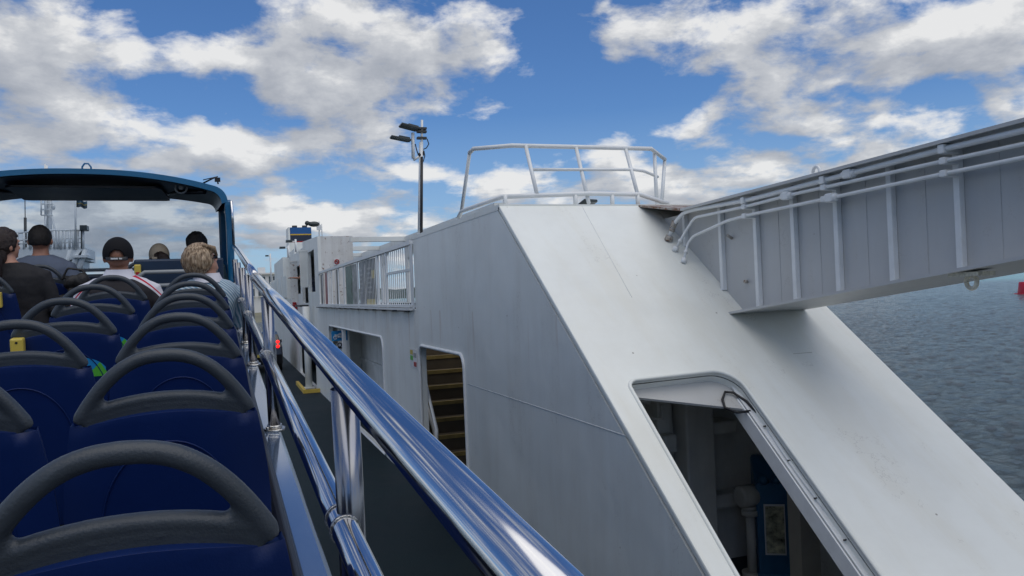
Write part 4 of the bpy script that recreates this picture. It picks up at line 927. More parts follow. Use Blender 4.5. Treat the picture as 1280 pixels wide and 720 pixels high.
# =================================================================== BUS
FLZ = -1.33     # upper-deck floor in the bus frame (origin at the eye)
bus = Thing('open_top_bus', (-1.03, 4, FLZ), frame=BUS, label='open top blue double decker bus seen from its upper deck', cat='bus')
XR = .20; XC = -1.03; XL = 2*XC-XR
w = MB(); w.box((XL+.03, -2.6, FLZ-.08), (XR-.09, 9.0, FLZ)); bus.part('floor', w, BFLOOR)
for s_ in (1, -1):
    X = (lambda v: v) if s_ > 0 else (lambda v: 2*XC-v)
    w = MB(); w.slab([(.165, -.787), (.222, -.79), (.236, -.80), (.236, -.84), (.165, -.84)], [], lambda u, v, q: Vector((X(u), -2.6+q, v)), 11.4); bus.part('sill', w, SILL, bevel=.006)
    w = MB(); w.box((X(.135), -2.6, -.84), (X(.163), 8.8, -.755)); bus.part('inner_trim', w, RUB, bevel=.012)
    w = MB(); w.box((X(.14), -2.6, FLZ), (X(.19), 8.8, -.842)); bus.part('inner_side_panel', w, BUSD)
    w = MB(); w.box((X(.19), -2.6, -3.35), (X(.232), 9.5, -.842)); bus.part('outer_side', w, BUSB)
    rp = [(X(XR), -2.5, -.243), (X(XR), 3.0, -.243), (X(XR), 3.9, -.236), (X(XR), 4.6, -.212), (X(XR), 5.3, -.192), (X(XR), 6.5, -.162), (X(XR), 7.45, -.155)]
    w = MB(); w.tube(rp[:3], .0255, 32); tr = bus.part('top_handrail', w, CHROME)
    w = MB(); w.tube(rp[2:], .022, 24); bus.part('front_handrail', w, CHROME)
    w = MB(); w.tube([(X(XR), 3.86, -.2365), (X(XR), 3.93, -.2355)], .028, 24); bus.part('joint', w, CHROMEW, parent=tr)
    w = MB(); w.tube([(X(.188), -2.5, -.49), (X(.188), 7.4, -.49)], .022, 24); mr = bus.part('middle_handrail', w, CHROME)
    for y in (-.55, 1.27, 3.13, 4.7, 5.6, 6.5, 7.2):
        w = MB(); w.tube([(X(.197), y, -.262), (X(.210), y, -.787)], .023, 24); po = bus.part('rail_post', w, CHROMEP)
        w = MB(); w.tube([(X(.210), y, -.789), (X(.210), y, -.779)], .040, 20); w.tube([(X(.21), y, -.78), (X(.21), y, -.765)], .028, 16)
        w.tube([(X(.182), y-.024, -.78), (X(.182), y-.024, -.768)], .006, 6); bus.part('foot_flange', w, CHROMEW, parent=po)
        for dy in (-.028, .028):
            w = MB(); w.tube([(X(.188), y+dy-.004, -.49), (X(.188), y+dy+.004, -.49)], .0255, 20); bus.part('weld_collar', w, CHROMEW, parent=po)
w = MB(); w.box((XL+.03, -2.75, FLZ-1.6), (XR-.02, -2.6, .75)); w.box((XR-.04, -2.6, -.78), (XR+.02, -1.7, .6)); bus.part('rear_reflection_panel', w, BUSD, bevel=.03)  # unseen panel, added and raised to darken reflections in the rail posts
# front hood: rear rim, dark lining, pillars, windscreen
YB0, YB1 = 7.55, 9.0
def arch(half, ztop, drop, y, r=.13, n=26):
    """inverted-U outline at station y, shoulders rounded down to the pillar"""
    hi = half-r; pts = []
    for k in range(n+1):
        t = -1+2*k/n; pts.append(Vector((XC+hi*t, y, ztop-drop*abs(t)**2.3)))
    slope = 2.3*drop/hi; a0 = math.pi/2-math.atan(slope); c = Vector((XC+hi-r*math.sin(math.atan(slope)), y, ztop-drop-r*math.cos(math.atan(slope))))
    R_ = [c+Vector((math.cos(a0*(1-k/8))*r, 0, math.sin(a0*(1-k/8))*r)) for k in range(1, 9)]
    L_ = [Vector((2*XC-p.x, p.y, p.z)) for p in R_][::-1]
    return L_+pts+R_
half = 1.235
outer0 = arch(half, .53, .135, YB0, .15); outer1 = arch(half*.98, .49, .135, YB1, .15)
inner0 = arch(half-.06, .485, .135, YB0, .12); inner1 = arch(half-.12, .36, .085, YB1, .09)
w = MB()
def strip(A, B):
    a_ = [w.bm.verts.new(p) for p in A]; b_ = [w.bm.verts.new(p) for p in B]
    for i in range(len(a_)-1): f = w.bm.faces.new((a_[i], a_[i+1], b_[i+1], b_[i])); f.smooth = True
strip(outer0, outer1); strip(outer0, inner0); strip(inner0, [p+Vector((0, .06, 0)) for p in inner0]); strip(outer1, inner1)
rf = bus.part('roof_hood', w, BUSB)
w = MB(); i0 = [p+Vector((0, .062, -.004)) for p in inner0]; strip(i0, inner1)
# recessed centre panel of the lining
bus.part('hood_lining', w, BUSD, parent=rf)
w = MB(); w.slab(rounded([(XC-.62, 7.9), (XC+.62, 7.9), (XC+.66, 8.9), (XC-.66, 8.9)], .06), [], lambda u, v, q: Vector((u, v, .440-(v-7.6)*.082-.012-q)), .02); bus.part('lining_panel', w, BUSD, parent=rf, bevel=.006)
for s_ in (-1, 1):
    w = MB(); c = Vector((XC+s_*.80, 7.75, .385)); w.tube([c+Vector((math.cos(k*math.pi/9)*.05, 0, math.sin(k*math.pi/9)*.05)) for k in range(19)], .009, 6, caps=False); w.tube([c+Vector((0, 0, 0)), c+Vector((0, .01, 0))], .02, 12); bus.part('speaker', w, GREYM, parent=rf)
for s_ in (-1, 1):
    # ribs in the lining
    w = MB(); w.tube([Vector((XC+s_*1.0, 7.7, .345)), Vector((XC+s_*.75, 8.2, .36)), Vector((XC+s_*.62, 8.85, .355))], .02, 8); bus.part('lining_rib', w, BUSD, parent=rf)
    X = lambda v: XC+s_*v
    w = MB()   # side pillar: rear rim comes down to the sill
    w.loft([[Vector((X(a_), y, z)) for a_, y in ((half, YB0), (half, YB0+.14), (half-.07, YB0+.16), (half-.07, YB0))] for z in (.27, .22)]+[[Vector((X(a_), y, z)) for a_, y in ((half+.0, YB0+.02), (half+.0, YB0+.18), (half-.06, YB0+.2), (half-.06, YB0+.02))] for z in (0, -.6)], smooth=False)
    bus.part('rear_pillar', w, BUSB, bevel=.02)
    w = MB(); w.slab([(YB0+.1, .27), (YB1, .24), (YB1, .18), (YB0+.35, .15), (YB0+.30, -.58), (YB0+.12, -.58)], [], lambda u, v, q: Vector((X(half-.03-q), u, v)), .03); bus.part('side_frame', w, BUSB)
    w = MB(); w.slab([(YB0+.3, .17), (YB1, .19), (YB1+.05, -.58), (YB0+.3, -.58)], [], lambda u, v, q: Vector((X(half-.04-q), u, v)), .006); bus.part('side_window', w, GLASS)
    w = MB(); w.box((X(half-.01), YB1-.05, -.6), (X(half-.11), YB1+.08, .30)); bus.part('front_pillar', w, BUSB, bevel=.02)
w = MB(); w.tube([(XC+half-.012, YB0-.02, .26), (XC+half-.005, YB0-.02, .1), (XC+half-.005, YB0-.02, -.16)], .012, 10); bus.part('pillar_grab_rail', w, CHROME)
w = MB(); w.slab([(XC-half+.1, -.43), (XC+half-.1, -.43), (XC+half-.1, .42), (XC-half+.1, .42)], [], lambda u, v, q: Vector((u, YB1+.02+q, v)), .008); bus.part('windscreen', w, GLASS)
w = MB(); w.box((XL+.05, YB1-.1, -.80), (XR-.05, YB1+.2, -.47)); bus.part('dash_top', w, BUSN, bevel=.02)
w = MB(); w.box((XL-.03, YB1+.1, -3.6), (XR+.03, YB1+.5, -.5)); bus.part('front_body', w, BUSB, bevel=.06)
w = MB(); w.box((XL+.05, YB1-.08, FLZ), (XR-.05, YB1, -.80)); bus.part('front_inner_panel', w, BUSD)
w = MB(); w.tube([(XL+.12, YB1-.12, -.40), (XR-.12, YB1-.12, -.40)], .017, 10); bus.part('screen_rail', w, GREYM)
w = MB(); w.tube([(XL+.12, YB1-.1, -.455), (XR-.12, YB1-.1, -.455)], .012, 8); bus.part('screen_sill_strip', w, GREYM)
w = MB(); c = Vector((XC+.03, YB0+.3, .525)); w.tube([c+Vector((-.035, 0, -.02)), c+Vector((-.035, 0, .04)), c+Vector((-.015, 0, .07)), c+Vector((.015, 0, .07)), c+Vector((.035, 0, .04)), c+Vector((.035, 0, -.02))], .008, 8); bus.part('roof_loop', w, BUSB)
w = MB(); c = bY(271, 222, 7.8); w.tube([c+Vector((-.12, .05, -.05)), c+Vector((-.02, 0, 0)), c+Vector((0, 0, -.0)), c+Vector((.01, 0, -.06))], .008, 6); w.tube([c+Vector((-.12, .05, -.02)), c+Vector((.01, 0, .01))], .005, 6); w.box(c+Vector((-.02, -.02, -.04)), c+Vector((.03, .02, .0))); bus.part('roof_fitting', w, RUB)
# partition ahead with bell push and grey rails
pt = Thing('seat_partition', (-.25, 7.2, FLZ), frame=BUS, label='dark blue panel behind the front seats with a yellow bell push', cat='partition')
w = MB(); w.box((-.60, 7.15, FLZ), (.10, 7.2, -.245)); pt.part('panel', w, BUSN, bevel=.015)
w = MB(); w.box((-.595, 7.10, -.40), (-.545, 7.148, -.285)); bp_ = pt.part('bell_push', w, YDEV, bevel=.008)
w = MB(); w.box((-.583, 7.094, -.37), (-.557, 7.102, -.345)); pt.part('button', w, RED, parent=bp_)
for dz, dx in ((-.34, 0), (-.45, .03)):
    w = MB(); w.tube([(-.56+dx, 6.9, dz-.10), (-.545+dx, 6.9, dz-.03), (-.50+dx, 6.9, dz), (-.1, 6.9, dz), (.05, 6.9, dz)], .017, 10); w.tube([(-.1, 6.9, dz), (-.1, 7.16, dz)], .012, 8); pt.part('grab_rail', w, GREYM)

# ------------------------------------------------------------------ seats
def seat_proto():
    """local frame: x right, y forward, origin on the floor under the back"""
    root = empty('bus_seat', (0, 0, 0)); HW = .193
    CZ = .91; TIL = Matrix.Translation((0, 0, .45)) @ Matrix.Rotation(R(7), 4, 'X') @ Matrix.Translation((0, 0, -.45))
    def fix(mb): bmesh.ops.transform(mb.bm, matrix=TIL, verts=mb.bm.verts); bmesh.ops.translate(mb.bm, verts=mb.bm.verts, vec=(0, .056, .003)); return mb
    # handle: arched tube, lower band, blended
    w = MB(); pts = [(HW-.008, 0, CZ-.020)]
    for k in range(37):
        u = 1-2*k/36; u = math.copysign(abs(u)**.8, u)
        pts.append(((HW-.016)*u, 0, CZ-.004+.134*(1-abs(u)**2.4)))
    pts.append((-HW+.008, 0, CZ-.020)); n_p = len(pts)
    w.tube(pts, .0165, 14, rs=[.0150]+[.0165+.0015*abs(2*k/(n_p-3)-1)**6 for k in range(n_p-2)]+[.0150])
    for j in range(3):     # the band between the arch's feet
        w.tube([((HW-.022)*(-1+2*k/16), 0, CZ+.006-j*.014+.030*(1-((k-8)/8)**2)-.008) for k in range(17)], .0155, 12)
    for s_ in (-1, 1):
        w.ellipsoid((s_*(HW-.045), 0, CZ+.004), (.034, .0140, .024)); w.ellipsoid((s_*(HW-.050), 0, CZ+.024), (.016, .0130, .016))
    fix(w); h = build('grab_handle', w, GREYP, root, remesh=.0042, sm=5)
    # shell: shaped back panel
    def shell(zs, inset, y0, y1, top_drop=0, bulge=.03):
        w = MB(); nx = 16
        F_, B_ = [], []
        for z in zs:
            t = (CZ-z); hw = (HW+.004+.034*min(1, t/.22)**.8) - inset
            if z < .5: hw = HW+.03-inset
            rf_, rb_ = [], []
            for i in range(nx+1):
                u = -1+2*i/nx; x = hw*u; cv = bulge*(1-abs(u)**3.0)
                zt_2 = z + (.034*(1-u*u) - .031 - inset*.3 if z == zs[-1] else 0)
                rb_.append(w.bm.verts.new((x, y0-cv, zt_2))); rf_.append(w.bm.verts.new((x*.985, y1-cv*.3, zt_2)))
            B_.append(rb_); F_.append(rf_)
        m_ = len(zs)
        for j in range(m_-1):
            for i in range(nx):
                for G, fl in ((B_, 0), (F_, 1)):
                    q = (G[j][i], G[j][i+1], G[j+1][i+1], G[j+1][i]); f = w.bm.faces.new(q if not fl else q[::-1]); f.smooth = True
            for s_ in (0, nx): f = w.bm.faces.new((B_[j][s_], F_[j][s_], F_[j+1][s_], B_[j+1][s_])); f.smooth = True
        for i in range(nx):
            for j in (0, m_-1): f = w.bm.faces.new((B_[j][i], B_[j][i+1], F_[j][i+1], F_[j][i])); f.smooth = True
        return w
    zs = [.36, .42, .5, .58, .66, .74, .80, .85, .885, CZ-.002]
    sh = build('shell', fix(shell(zs, 0, -.002, .022)), BLUEP, root, bevel=.009, seg=3)
    # shallow arched panel pressed into the back
    w = MB(); rim = [(.15*math.cos(math.pi*k/24), .60+.24*math.sin(math.pi*k/24)**.9) for k in range(25)]
    pts = [(x, -.0335+.030*abs(x/(HW+.03))**3-.0005, z) for x, z in rim]; w.tube(pts, .0022, 6); fix(w); build('pressed_line', w, BLUEP, root)
    w = shell([.50, .6, .7, .8, CZ-.05], .03, .03, .062, bulge=-.01); fix(w); build('backrest_pad', w, FABB, root, bevel=.012)
    w = MB(); w.box((-.215, .06, .38), (.215, .47, .46)); build('cushion', w, FABB, root, bevel=.03, seg=3)
    w = MB(); w.box((-.2, .05, .34), (.2, .44, .378)); w.box((-.03, .1, .02), (.03, .35, .345)); w.box((-.14, .06, 0), (.14, .4, .02)); build('pedestal', w, STEEL, root, bevel=.008)
    return root
proto = seat_proto()
rowY = [1.13, 1.98, 2.83, 3.68, 4.54, 5.40]
ord_ = ['nearest', 'second', 'third', 'fourth', 'fifth', 'sixth']
seats = {}
def put_seat(x, y, lb, key, first=False):
    o = proto if first else copy_tree(proto)
    o.matrix_world = BUS @ Matrix.Translation((x, y, FLZ)); tag(o, lb, 'bus seat', 'blue bus seats with grey hoop handles'); seats[key] = o; return o
who = {5: 'with the blond woman seated in it'}
put_seat(-.118, rowY[0], 'nearest blue seat beside the chrome rail, its grey hoop filling the lower left corner', 'w0', True)
put_seat(-.11, rowY[1], 'blue seat beside the chrome rail, second from the camera', 'w1')
put_seat(-.11, rowY[2], 'blue seat beside the chrome rail, third from the camera', 'w2')
put_seat(-.11, rowY[3], 'blue seat beside the chrome rail, fourth from the camera', 'w3')
put_seat(-.11, rowY[4], 'blue seat beside the chrome rail, just behind the blond woman', 'w4')
put_seat(-.11, rowY[5], 'blue seat beside the chrome rail that the blond woman sits in', 'w5')
put_seat(-.575, rowY[0], 'aisle blue seat whose shoulder just enters at the left edge, nearest row', 'a0')
put_seat(-.58, rowY[1], 'aisle blue seat at the left edge in the second row', 'a1')
put_seat(-.58, rowY[2], 'aisle blue seat at the left edge with a yellow box showing through its hoop', 'a2')
put_seat(-.58, rowY[3], 'aisle blue seat with the round blue and green sticker on its back', 'a3')
put_seat(-.58, rowY[4], 'aisle blue seat with a small green sticker corner at its right side', 'a4')
put_seat(-.58, rowY[5], 'aisle blue seat that the man in the charcoal cap sits in', 'a5')
put_seat(-1.52, 6.45, 'blue seat across the aisle with a tall yellow bell push on its back', 'l0')
put_seat(-1.33, 7.42, 'dark blue seat across the aisle between the woman in black and the man in slate', 'l1')
put_seat(-1.80, 7.42, 'dark blue seat across the aisle by the far side, left of the seated man', 'l2')
put_seat(-.11, 7.75, 'front blue seat beside the window, with the dark haired passenger', 'f0')
put_seat(-.58, 7.75, 'front blue seat by the aisle, with the passenger in the tan cap', 'f1')
put_seat(-1.99, 6.45, 'blue window seat on the far side behind the woman in black', 'l3')
TILT = lambda z: -(z-.45)*math.tan(R(7))+.056-.035      # y of the shell's back face at height z
def bell(o, x, z):
    y = TILT(z)
    w = MB(); w.box((x-.024, y-.035, z-.055), (x+.024, y+.01, z+.055)); b_ = build('bell_push', w, YDEV, o, bevel=.007)
    w = MB(); w.box((x-.012, y-.039, z-.035), (x+.012, y-.034, z-.008)); build('button', w, RED, b_)
    w = MB(); w.tube([(x, y-.037, z+.038), (x, y-.034, z+.038)], .005, 8); build('screw', w, RUB, b_)
bell(seats['a3'], -.165, .842); bell(seats['l0'], .105, .845)
def sticker(o, x0, z0, r, word=True):
    TM = Matrix.Translation((0, .056, .003)) @ Matrix.Translation((0, 0, .45)) @ Matrix.Rotation(R(7), 4, 'X') @ Matrix.Translation((0, 0, -.45))
    def P(x, z, lift): u = abs(x)/.226; return TM @ Vector((x, -.002-.03*(1-u**3)-lift, z))
    def patch(poly, lift, m_, nm, parent):
        w = MB(); 
        # fan of small cells so the sticker follows the shell
        n_ = 20; xs = [min(p[0] for p in poly)+(max(p[0] for p in poly)-min(p[0] for p in poly))*i/n_ for i in range(n_+1)]
        def span_(x):
            zs_ = []
            for a_, b_ in zip(poly, poly[1:]+poly[:1]):
                if (a_[0]-x)*(b_[0]-x) <= 0 and a_[0] != b_[0]: zs_.append(a_[1]+(b_[1]-a_[1])*(x-a_[0])/(b_[0]-a_[0]))
            return (min(zs_), max(zs_)) if zs_ else None
        prev = None
        for x in xs:
            s_ = span_(x)
            if s_ is None: prev = None; continue
            cur = (w.bm.verts.new(P(x, s_[0], lift)), w.bm.verts.new(P(x, s_[1], lift)))
            if prev: w.bm.faces.new((prev[0], cur[0], cur[1], prev[1]))
            prev = cur
        return build(nm, w, m_, parent)
    half_ = [(x0+r*math.cos(math.pi*k/20), z0+r*.78*math.sin(math.pi*k/20)) for k in range(21)]
    st = patch(half_, .0016, STKB, 'sticker', o)
    patch([(x0+r*.02, z0), (x0+r*1.0, z0), (x0+r*.72, z0+r*.56), (x0+r*.5, z0+r*.30)], .0024, STKG, 'green_wedge', st)
    if word:
        cz = z0+r*.42; q = r*.13
        for (ax_, az_) in ((1, 0), (-1, 0), (0, 1), (0, -1)):
            patch([(x0+.1*r, cz), (x0+.1*r+q*(ax_*1.4+az_*.7), cz+q*(az_*1.4+ax_*.7)), (x0+.1*r+q*(ax_*1.4-az_*.7), cz+q*(az_*1.4-ax_*.7))], .0032, RED, 'red_cross_arm', st)
        for k in range(5):
            patch([(x0-.62*r+k*.10*r, cz-q), (x0-.62*r+k*.10*r+.06*r, cz-q), (x0-.62*r+k*.10*r+.06*r, cz+q*.6), (x0-.62*r+k*.10*r, cz+q*.6)], .003, WHITE, 'print', st)
        patch([(x0-.3*r, z0+.2*r), (x0+.3*r, z0+.16*r), (x0+.3*r, z0+.2*r), (x0-.3*r, z0+.24*r)], .003, WHITE, 'print', st)
sticker(seats['a3'], .045, .715, .112)
sticker(seats['a4'], .06, .70, .112, False)
sticker(seats['l0'], -.02, .77, .10, False)
for o in seats['w1'], seats['w2'], seats['w3']: sticker(o, .085, .66, .10) if False else None

# =================================================================== PEOPLE
def person(label, loc, yaw=0, skin=SKIN, shirt=TEEG, hair='short', hairm=HAIRD, head_yaw=0, head_pitch=0, head_tilt=0, lean=(0, 0), scale=1., arms='lap', cap=None, frame=BUS, sleeve='short', collar=False, extra=None, seated=True):
    root = bpy.data.objects.new('person', None); col.objects.link(root)
    root.matrix_world = frame @ Matrix.Translation(loc) @ Matrix.Rotation(yaw, 4, 'Z') @ Matrix.Diagonal((scale, scale, scale, 1))
    tag(root, label, 'person', 'passengers on the upper deck' if frame is BUS else None)
    lx, ly = lean
    def sh(z): t = max(0, z)/.6; return lx*t*t*.6+lx*t*.4, ly*t
    def ring(z, a_, b_, g_=0, yo=0, n=24):
        dx, dy = sh(z)
        out = []
        for k in range(n):
            t = 2*math.pi*k/n; c_, s_ = math.cos(t), math.sin(t); e_ = .82
            out.append(Vector((dx+(a_+g_)*math.copysign(abs(c_)**e_, c_), dy+yo+(b_+g_)*math.copysign(abs(s_)**e_, s_), z)))
        return out
    T = [(-.02, .17, .13, .0), (.06, .175, .125, .0), (.16, .16, .112, .0), (.26, .155, .105, 0), (.36, .172, .112, 0), (.44, .196, .116, -.005), (.50, .206, .106, -.01), (.545, .190, .088, -.01), (.578, .142, .068, -.01), (.60, .080, .058, -.005)]
    SHO = {}
    for s_ in (-1, 1):
        dx, dy = sh(.50); SHO[s_] = Vector((dx+s_*.188, dy-.01, .508))
    def arm_pts(s_):
        p0 = SHO[s_]
        if arms == 'lap': e_ = p0+Vector((s_*.045, .02, -.27)); wv = e_+Vector((-s_*.10, .23, -.03))
        elif arms == 'out': e_ = p0+Vector((s_*.10, -.03 if s_ > 0 else .03, -.25)); wv = e_+Vector((-s_*.16, .20, .02))
        elif arms == 'face' and s_ > 0: e_ = p0+Vector((.03, .12, -.25)); wv = e_+Vector((-.04, .14, .18))
        elif arms == 'sill': e_ = p0+Vector((s_*.03, .16, -.22)); wv = e_+Vector((-s_*.05, .24, .02))
        else: e_ = p0+Vector((s_*.045, .02, -.27)); wv = e_+Vector((-s_*.10, .23, -.03))
        return p0, e_, wv
    # head frame
    dx, dy = sh(.66); nb = Vector((dx, dy, .62)); HR = Euler((head_pitch, head_tilt, head_yaw), 'ZYX').to_matrix().to_4x4() if False else (Matrix.Rotation(head_yaw, 4, 'Z') @ Matrix.Rotation(-head_pitch, 4, 'X') @ Matrix.Rotation(head_tilt, 4, 'Y'))
    hm = Matrix.Translation(nb+Vector((0, .0, -.015))) @ HR
    hp_ = lambda x, y, z: hm @ Vector((x, y, z))
    def body(w, gr):
        w.loft([ring(z, a_, b_, gr, yo) for z, a_, b_, yo in T])
        w.loft([ring(z, a_, a_*.95, gr, yo) for z, a_, yo in ((.57, .062, -.005), (.62, .057, 0), (.66, .055, .004))])
    w = MB(); body(w, 0)
    w.tube([nb-Vector((0, 0, .02)), hp_(0, .0, .04)], .056, 16)
    w.ellipsoid(hp_(0, -.005, .135), (.077, .096, .10), HR, 28, 18); w.ellipsoid(hp_(0, .035, .085), (.060, .062, .072), HR, 22, 14)
    w.ellipsoid(hp_(0, .075, .04), (.026, .022, .02), HR)                          # chin
    w.tube([hp_(0, .088, .13), hp_(0, .108, .095)], .01, 8, rs=[.008, .014]); w.ellipsoid(hp_(0, .106, .093), (.017, .012, .010), HR)
    w.ellipsoid(hp_(0, .088, .066), (.024, .012, .006), HR); w.ellipsoid(hp_(0, .087, .055), (.021, .011, .006), HR)   # lips
    w.ellipsoid(hp_(0, .082, .147), (.055, .016, .010), HR)                        # brow
    for s_ in (-1, 1): w.ellipsoid(hp_(s_*.080, -.008, .105), (.010, .020, .030), HR @ Matrix.Rotation(s_*.35, 4, 'Z'))
    for s_ in (-1, 1):
        p0, e_, wv = arm_pts(s_)
        w.tube([p0+Vector((-s_*.04, 0, .005)), p0+Vector((s_*.012, 0, -.02)), p0.lerp(e_, .5), e_, e_.lerp(wv, .35), wv], .04, 14, rs=[.05, .052, .045, .038, .038, .026])
        d = (wv-e_).normalized(); sd = d.cross(Vector((0, 0, 1))).normalized(); up = sd.cross(d)
        w.tube([wv-d*.01, wv+d*.03, wv+d*.085], .03, 12, rs=[.026, .036, .038], flat=.5)
        for k, ln in enumerate((.068, .078, .073, .058)):
            b0 = wv+d*.075+sd*(k-1.5)*.019; w.tube([b0, b0+d*ln*.45-up*.004, b0+d*ln*.75-up*.02, b0+d*ln*.9-up*.036], .0095, 8, rs=[.0098, .0095, .009, .0082])
        tb = wv+d*.02+sd*(-s_*-.03); w.tube([wv+d*.015+sd*.022*(-s_), wv+d*.045+sd*.052*(-s_), wv+d*.075+sd*.060*(-s_)-up*.008], .011, 8)
    # legs
    def legs(w, g_):
        for s_ in (-1, 1):
            if seated:
                h_ = Vector((s_*.09, .02, .03)); kn = Vector((s_*.12, .43, .06)); an = Vector((s_*.12, .44, -.36))
            else:
                h_ = Vector((s_*.09, .0, -.02)); kn = Vector((s_*.10, .03, -.45)); an = Vector((s_*.10, .0, -.86))
            w.tube([h_, h_.lerp(kn, .5), kn, kn.lerp(an, .4), an], .07, 14, rs=[.09+g_, .08+g_, .062+g_, .056+g_, .042+g_])
            if g_ == 0: w.tube([an+Vector((0, -.03, -.035)), an+Vector((0, .1, -.045)), an+Vector((0, .19, -.06))], .035, 10, rs=[.04, .042, .03], flat=.8)
    legs(w, 0)
    bo = build('body', w, skin, root, remesh=.0075, sm=3)
    # clothes
    w = MB(); body2 = [(z, a_, b_, yo) for z, a_, b_, yo in T[:9]]
    w.loft([ring(z, a_, b_, .013, yo) for z, a_, b_, yo in body2]+[ring(.600, .082, .066, .010, -.004)])
    for s_ in (-1, 1):
        p0, e_, wv = arm_pts(s_); end = .62 if sleeve == 'short' else 1
        seq = [p0+Vector((-s_*.04, 0, .0)), p0+Vector((s_*.012, 0, -.02)), p0.lerp(e_, .35), p0.lerp(e_, end)]
        rs_ = [.062, .066, .060, .058 if sleeve == 'short' else .048]
        if sleeve == 'long': seq += [e_.lerp(wv, .5), wv]; rs_ += [.046, .036]
        w.tube(seq, .06, 16, rs=rs_)
    so_ = build('shirt', w, shirt, root, remesh=.009, sm=5)
    tx = bpy.data.textures.new('folds', 'CLOUDS'); tx.noise_scale = .11
    dm = so_.modifiers.new('folds', 'DISPLACE'); dm.texture = tx; dm.strength = .014; dm.mid_level = .5
    if collar:
        w = MB(); w.loft([ring(z, a_, a_*.92, 0, yo) for z, a_, yo in ((.585, .104, -.004), (.61, .084, -.002), (.638, .074, .002))], close=False)
        w.loft([ring(z, a_, a_*.92, 0, yo) for z, a_, yo in ((.577, .112, -.006), (.61, .091, -.004), (.640, .076, .002))], close=False)
        build('collar', w, mat('collar_white', (.66, .66, .72), .85) if 'collar_white' not in MATS else MATS['collar_white'], root)
    w = MB(); legs(w, .014); w.loft([ring(z, a_, b_, .016, yo) for z, a_, b_, yo in T[:3]]); build('trousers', w, JEANS, root, remesh=.012, sm=3)
    # eyes
    w = MB()
    for s_ in (-1, 1): w.ellipsoid(hp_(s_*.030, .083, .125), (.013, .010, .007), HR, 12, 8)
    build('eyes', w, EYE, root)
    # hair
    def hair_mesh(g_, front, low_back, low_side, seed, amp=.006, fac=1.0, voxel=.006):
        w = MB(); g2 = bmesh.ops.create_icosphere(w.bm, subdivisions=5, radius=1)
        dele = []
        for v in w.bm.verts:
            d = v.co.normalized(); x, y, z = d.x*(.080+g_), d.y*(.100+g_)-.008, d.z*(.102+g_)+.137
            nz = noise.noise(Vector((d.x*5, d.y*5, d.z*3+seed)))+.5*noise.noise(Vector((d.x*13, d.y*13, d.z*5+seed)))
            k = 1+amp*nz/.1
            # hairline: drop inside the head where there is no hair
            line = low_back if y < -.03 else (low_side if y < .035 else front)
            if -.045 < y < .05:
                line = low_back+(low_side-low_back)*max(0, min(1, (y+.045)/.04)) if y < 0 else low_side+(front-low_side)*max(0, min(1, (y-.02)/.03))
            if z < line+nz*.008: k *= .80
            v.co = hm @ Vector((x*k, (y+.008)*k-.008, (z-.137)*k+.137))
        for f in w.bm.faces: f.smooth = True
        return w
    if hair == 'short': build('hair', hair_mesh(.004, .185, .075, .115, 1.3, .004), hairm, root)
    if hair == 'thick': build('hair', hair_mesh(.014, .18, .055, .11, 4.3, .008), hairm, root)
    if hair == 'bob':
        build('hair', hair_mesh(.024, .165, .040, .085, 2.2, .006), hairm, root)
        w = MB()
        for k in range(7): w.tube([hp_(.02+.008*k, -.02+.01*k, .245-.002*k), hp_(.055+.006*k, .045+.006*k, .225-.005*k), hp_(.078, .07+.003*k, .17-.006*k)], .012, 8, rs=[.012, .016, .006])
        build('fringe', w, hairm, root)
    if hair == 'pony':
        build('hair', hair_mesh(.012 if not cap else .003, .18, .0, .07, 7.7, .006), hairm, root)
        w = MB(); w.ellipsoid(hp_(0, -.055, .055), (.075, .055, .10), HR); w.tube([hp_(.01, -.09, .15), hp_(.04, -.13, .11), hp_(.06, -.135, .02), hp_(.05, -.12, -.10), hp_(.045, -.11, -.20)], .04, 12, rs=[.03, .055, .062, .05, .015]); build('ponytail', w, hairm, root)
    if cap:
        if hair == 'none': build('hair', hair_mesh(.002, .165, .095, .115, 1.3, .003), hairm, root)
        w = MB(); g2 = bmesh.ops.create_icosphere(w.bm, subdivisions=5, radius=1); kill = []
        for v in w.bm.verts:
            d = v.co.normalized(); x, y, z = d.x*.092, d.y*.112-.008, d.z*.112+.134
            v.co = Vector((x, y, z))
        for f in w.bm.faces:
            c_ = f.calc_center_median(); 
            open_ = c_.y < 0 and (c_.x/.043)**2+((c_.z-.118)/.047)**2 < 1
            if c_.z < .105 or open_: kill.append(f)
        bmesh.ops.delete(w.bm, geom=kill, context='FACES')
        bmesh.ops.transform(w.bm, matrix=hm, verts=w.bm.verts)
        for f in w.bm.faces: f.smooth = True
        co = build('cap', w, cap, root); sd_ = co.modifiers.new('s', 'SOLIDIFY'); sd_.thickness = .004
        w = MB(); w.loft([[hp_(math.sin(t)*.062, .08+math.cos(t)*r_ , .118+.014*math.cos(t*1.2)+dz) for t in [(-1.35+2.7*k/12) for k in range(13)]] for r_, dz in ((.02, 0), (.085, -.012), (.085, -.016), (.02, -.004))], close=False); build('cap_peak', w, cap, root, parent=None) if False else build('cap_peak', w, cap, co)
        w = MB(); w.loft([[hp_(math.sin(t)*.094*k2, -.008-math.cos(t)*.113*k2, z) for t in [(-.75+1.5*k/14) for k in range(15)]] for k2, z in ((1.0, .096), (1.0, .118), (.97, .118), (.97, .096), (1.0, .096))], close=False); st_ = build('cap_strap', w, RUB if cap is CAPB else cap, co)
        if cap is CAPB:
            w = MB()
            for k in range(8):
                t = -.30+.6*k/7; c_ = Vector((math.sin(t)*.096, -.010-math.cos(t)*.115, .107)); 
                if k == 5: continue
                w.box(c_-Vector((.0042, .001, .0045)), c_+Vector((.0042, .001, .0045 if k % 2 else .006)), M=hm)
            build('lettering', w, WHITE, co)
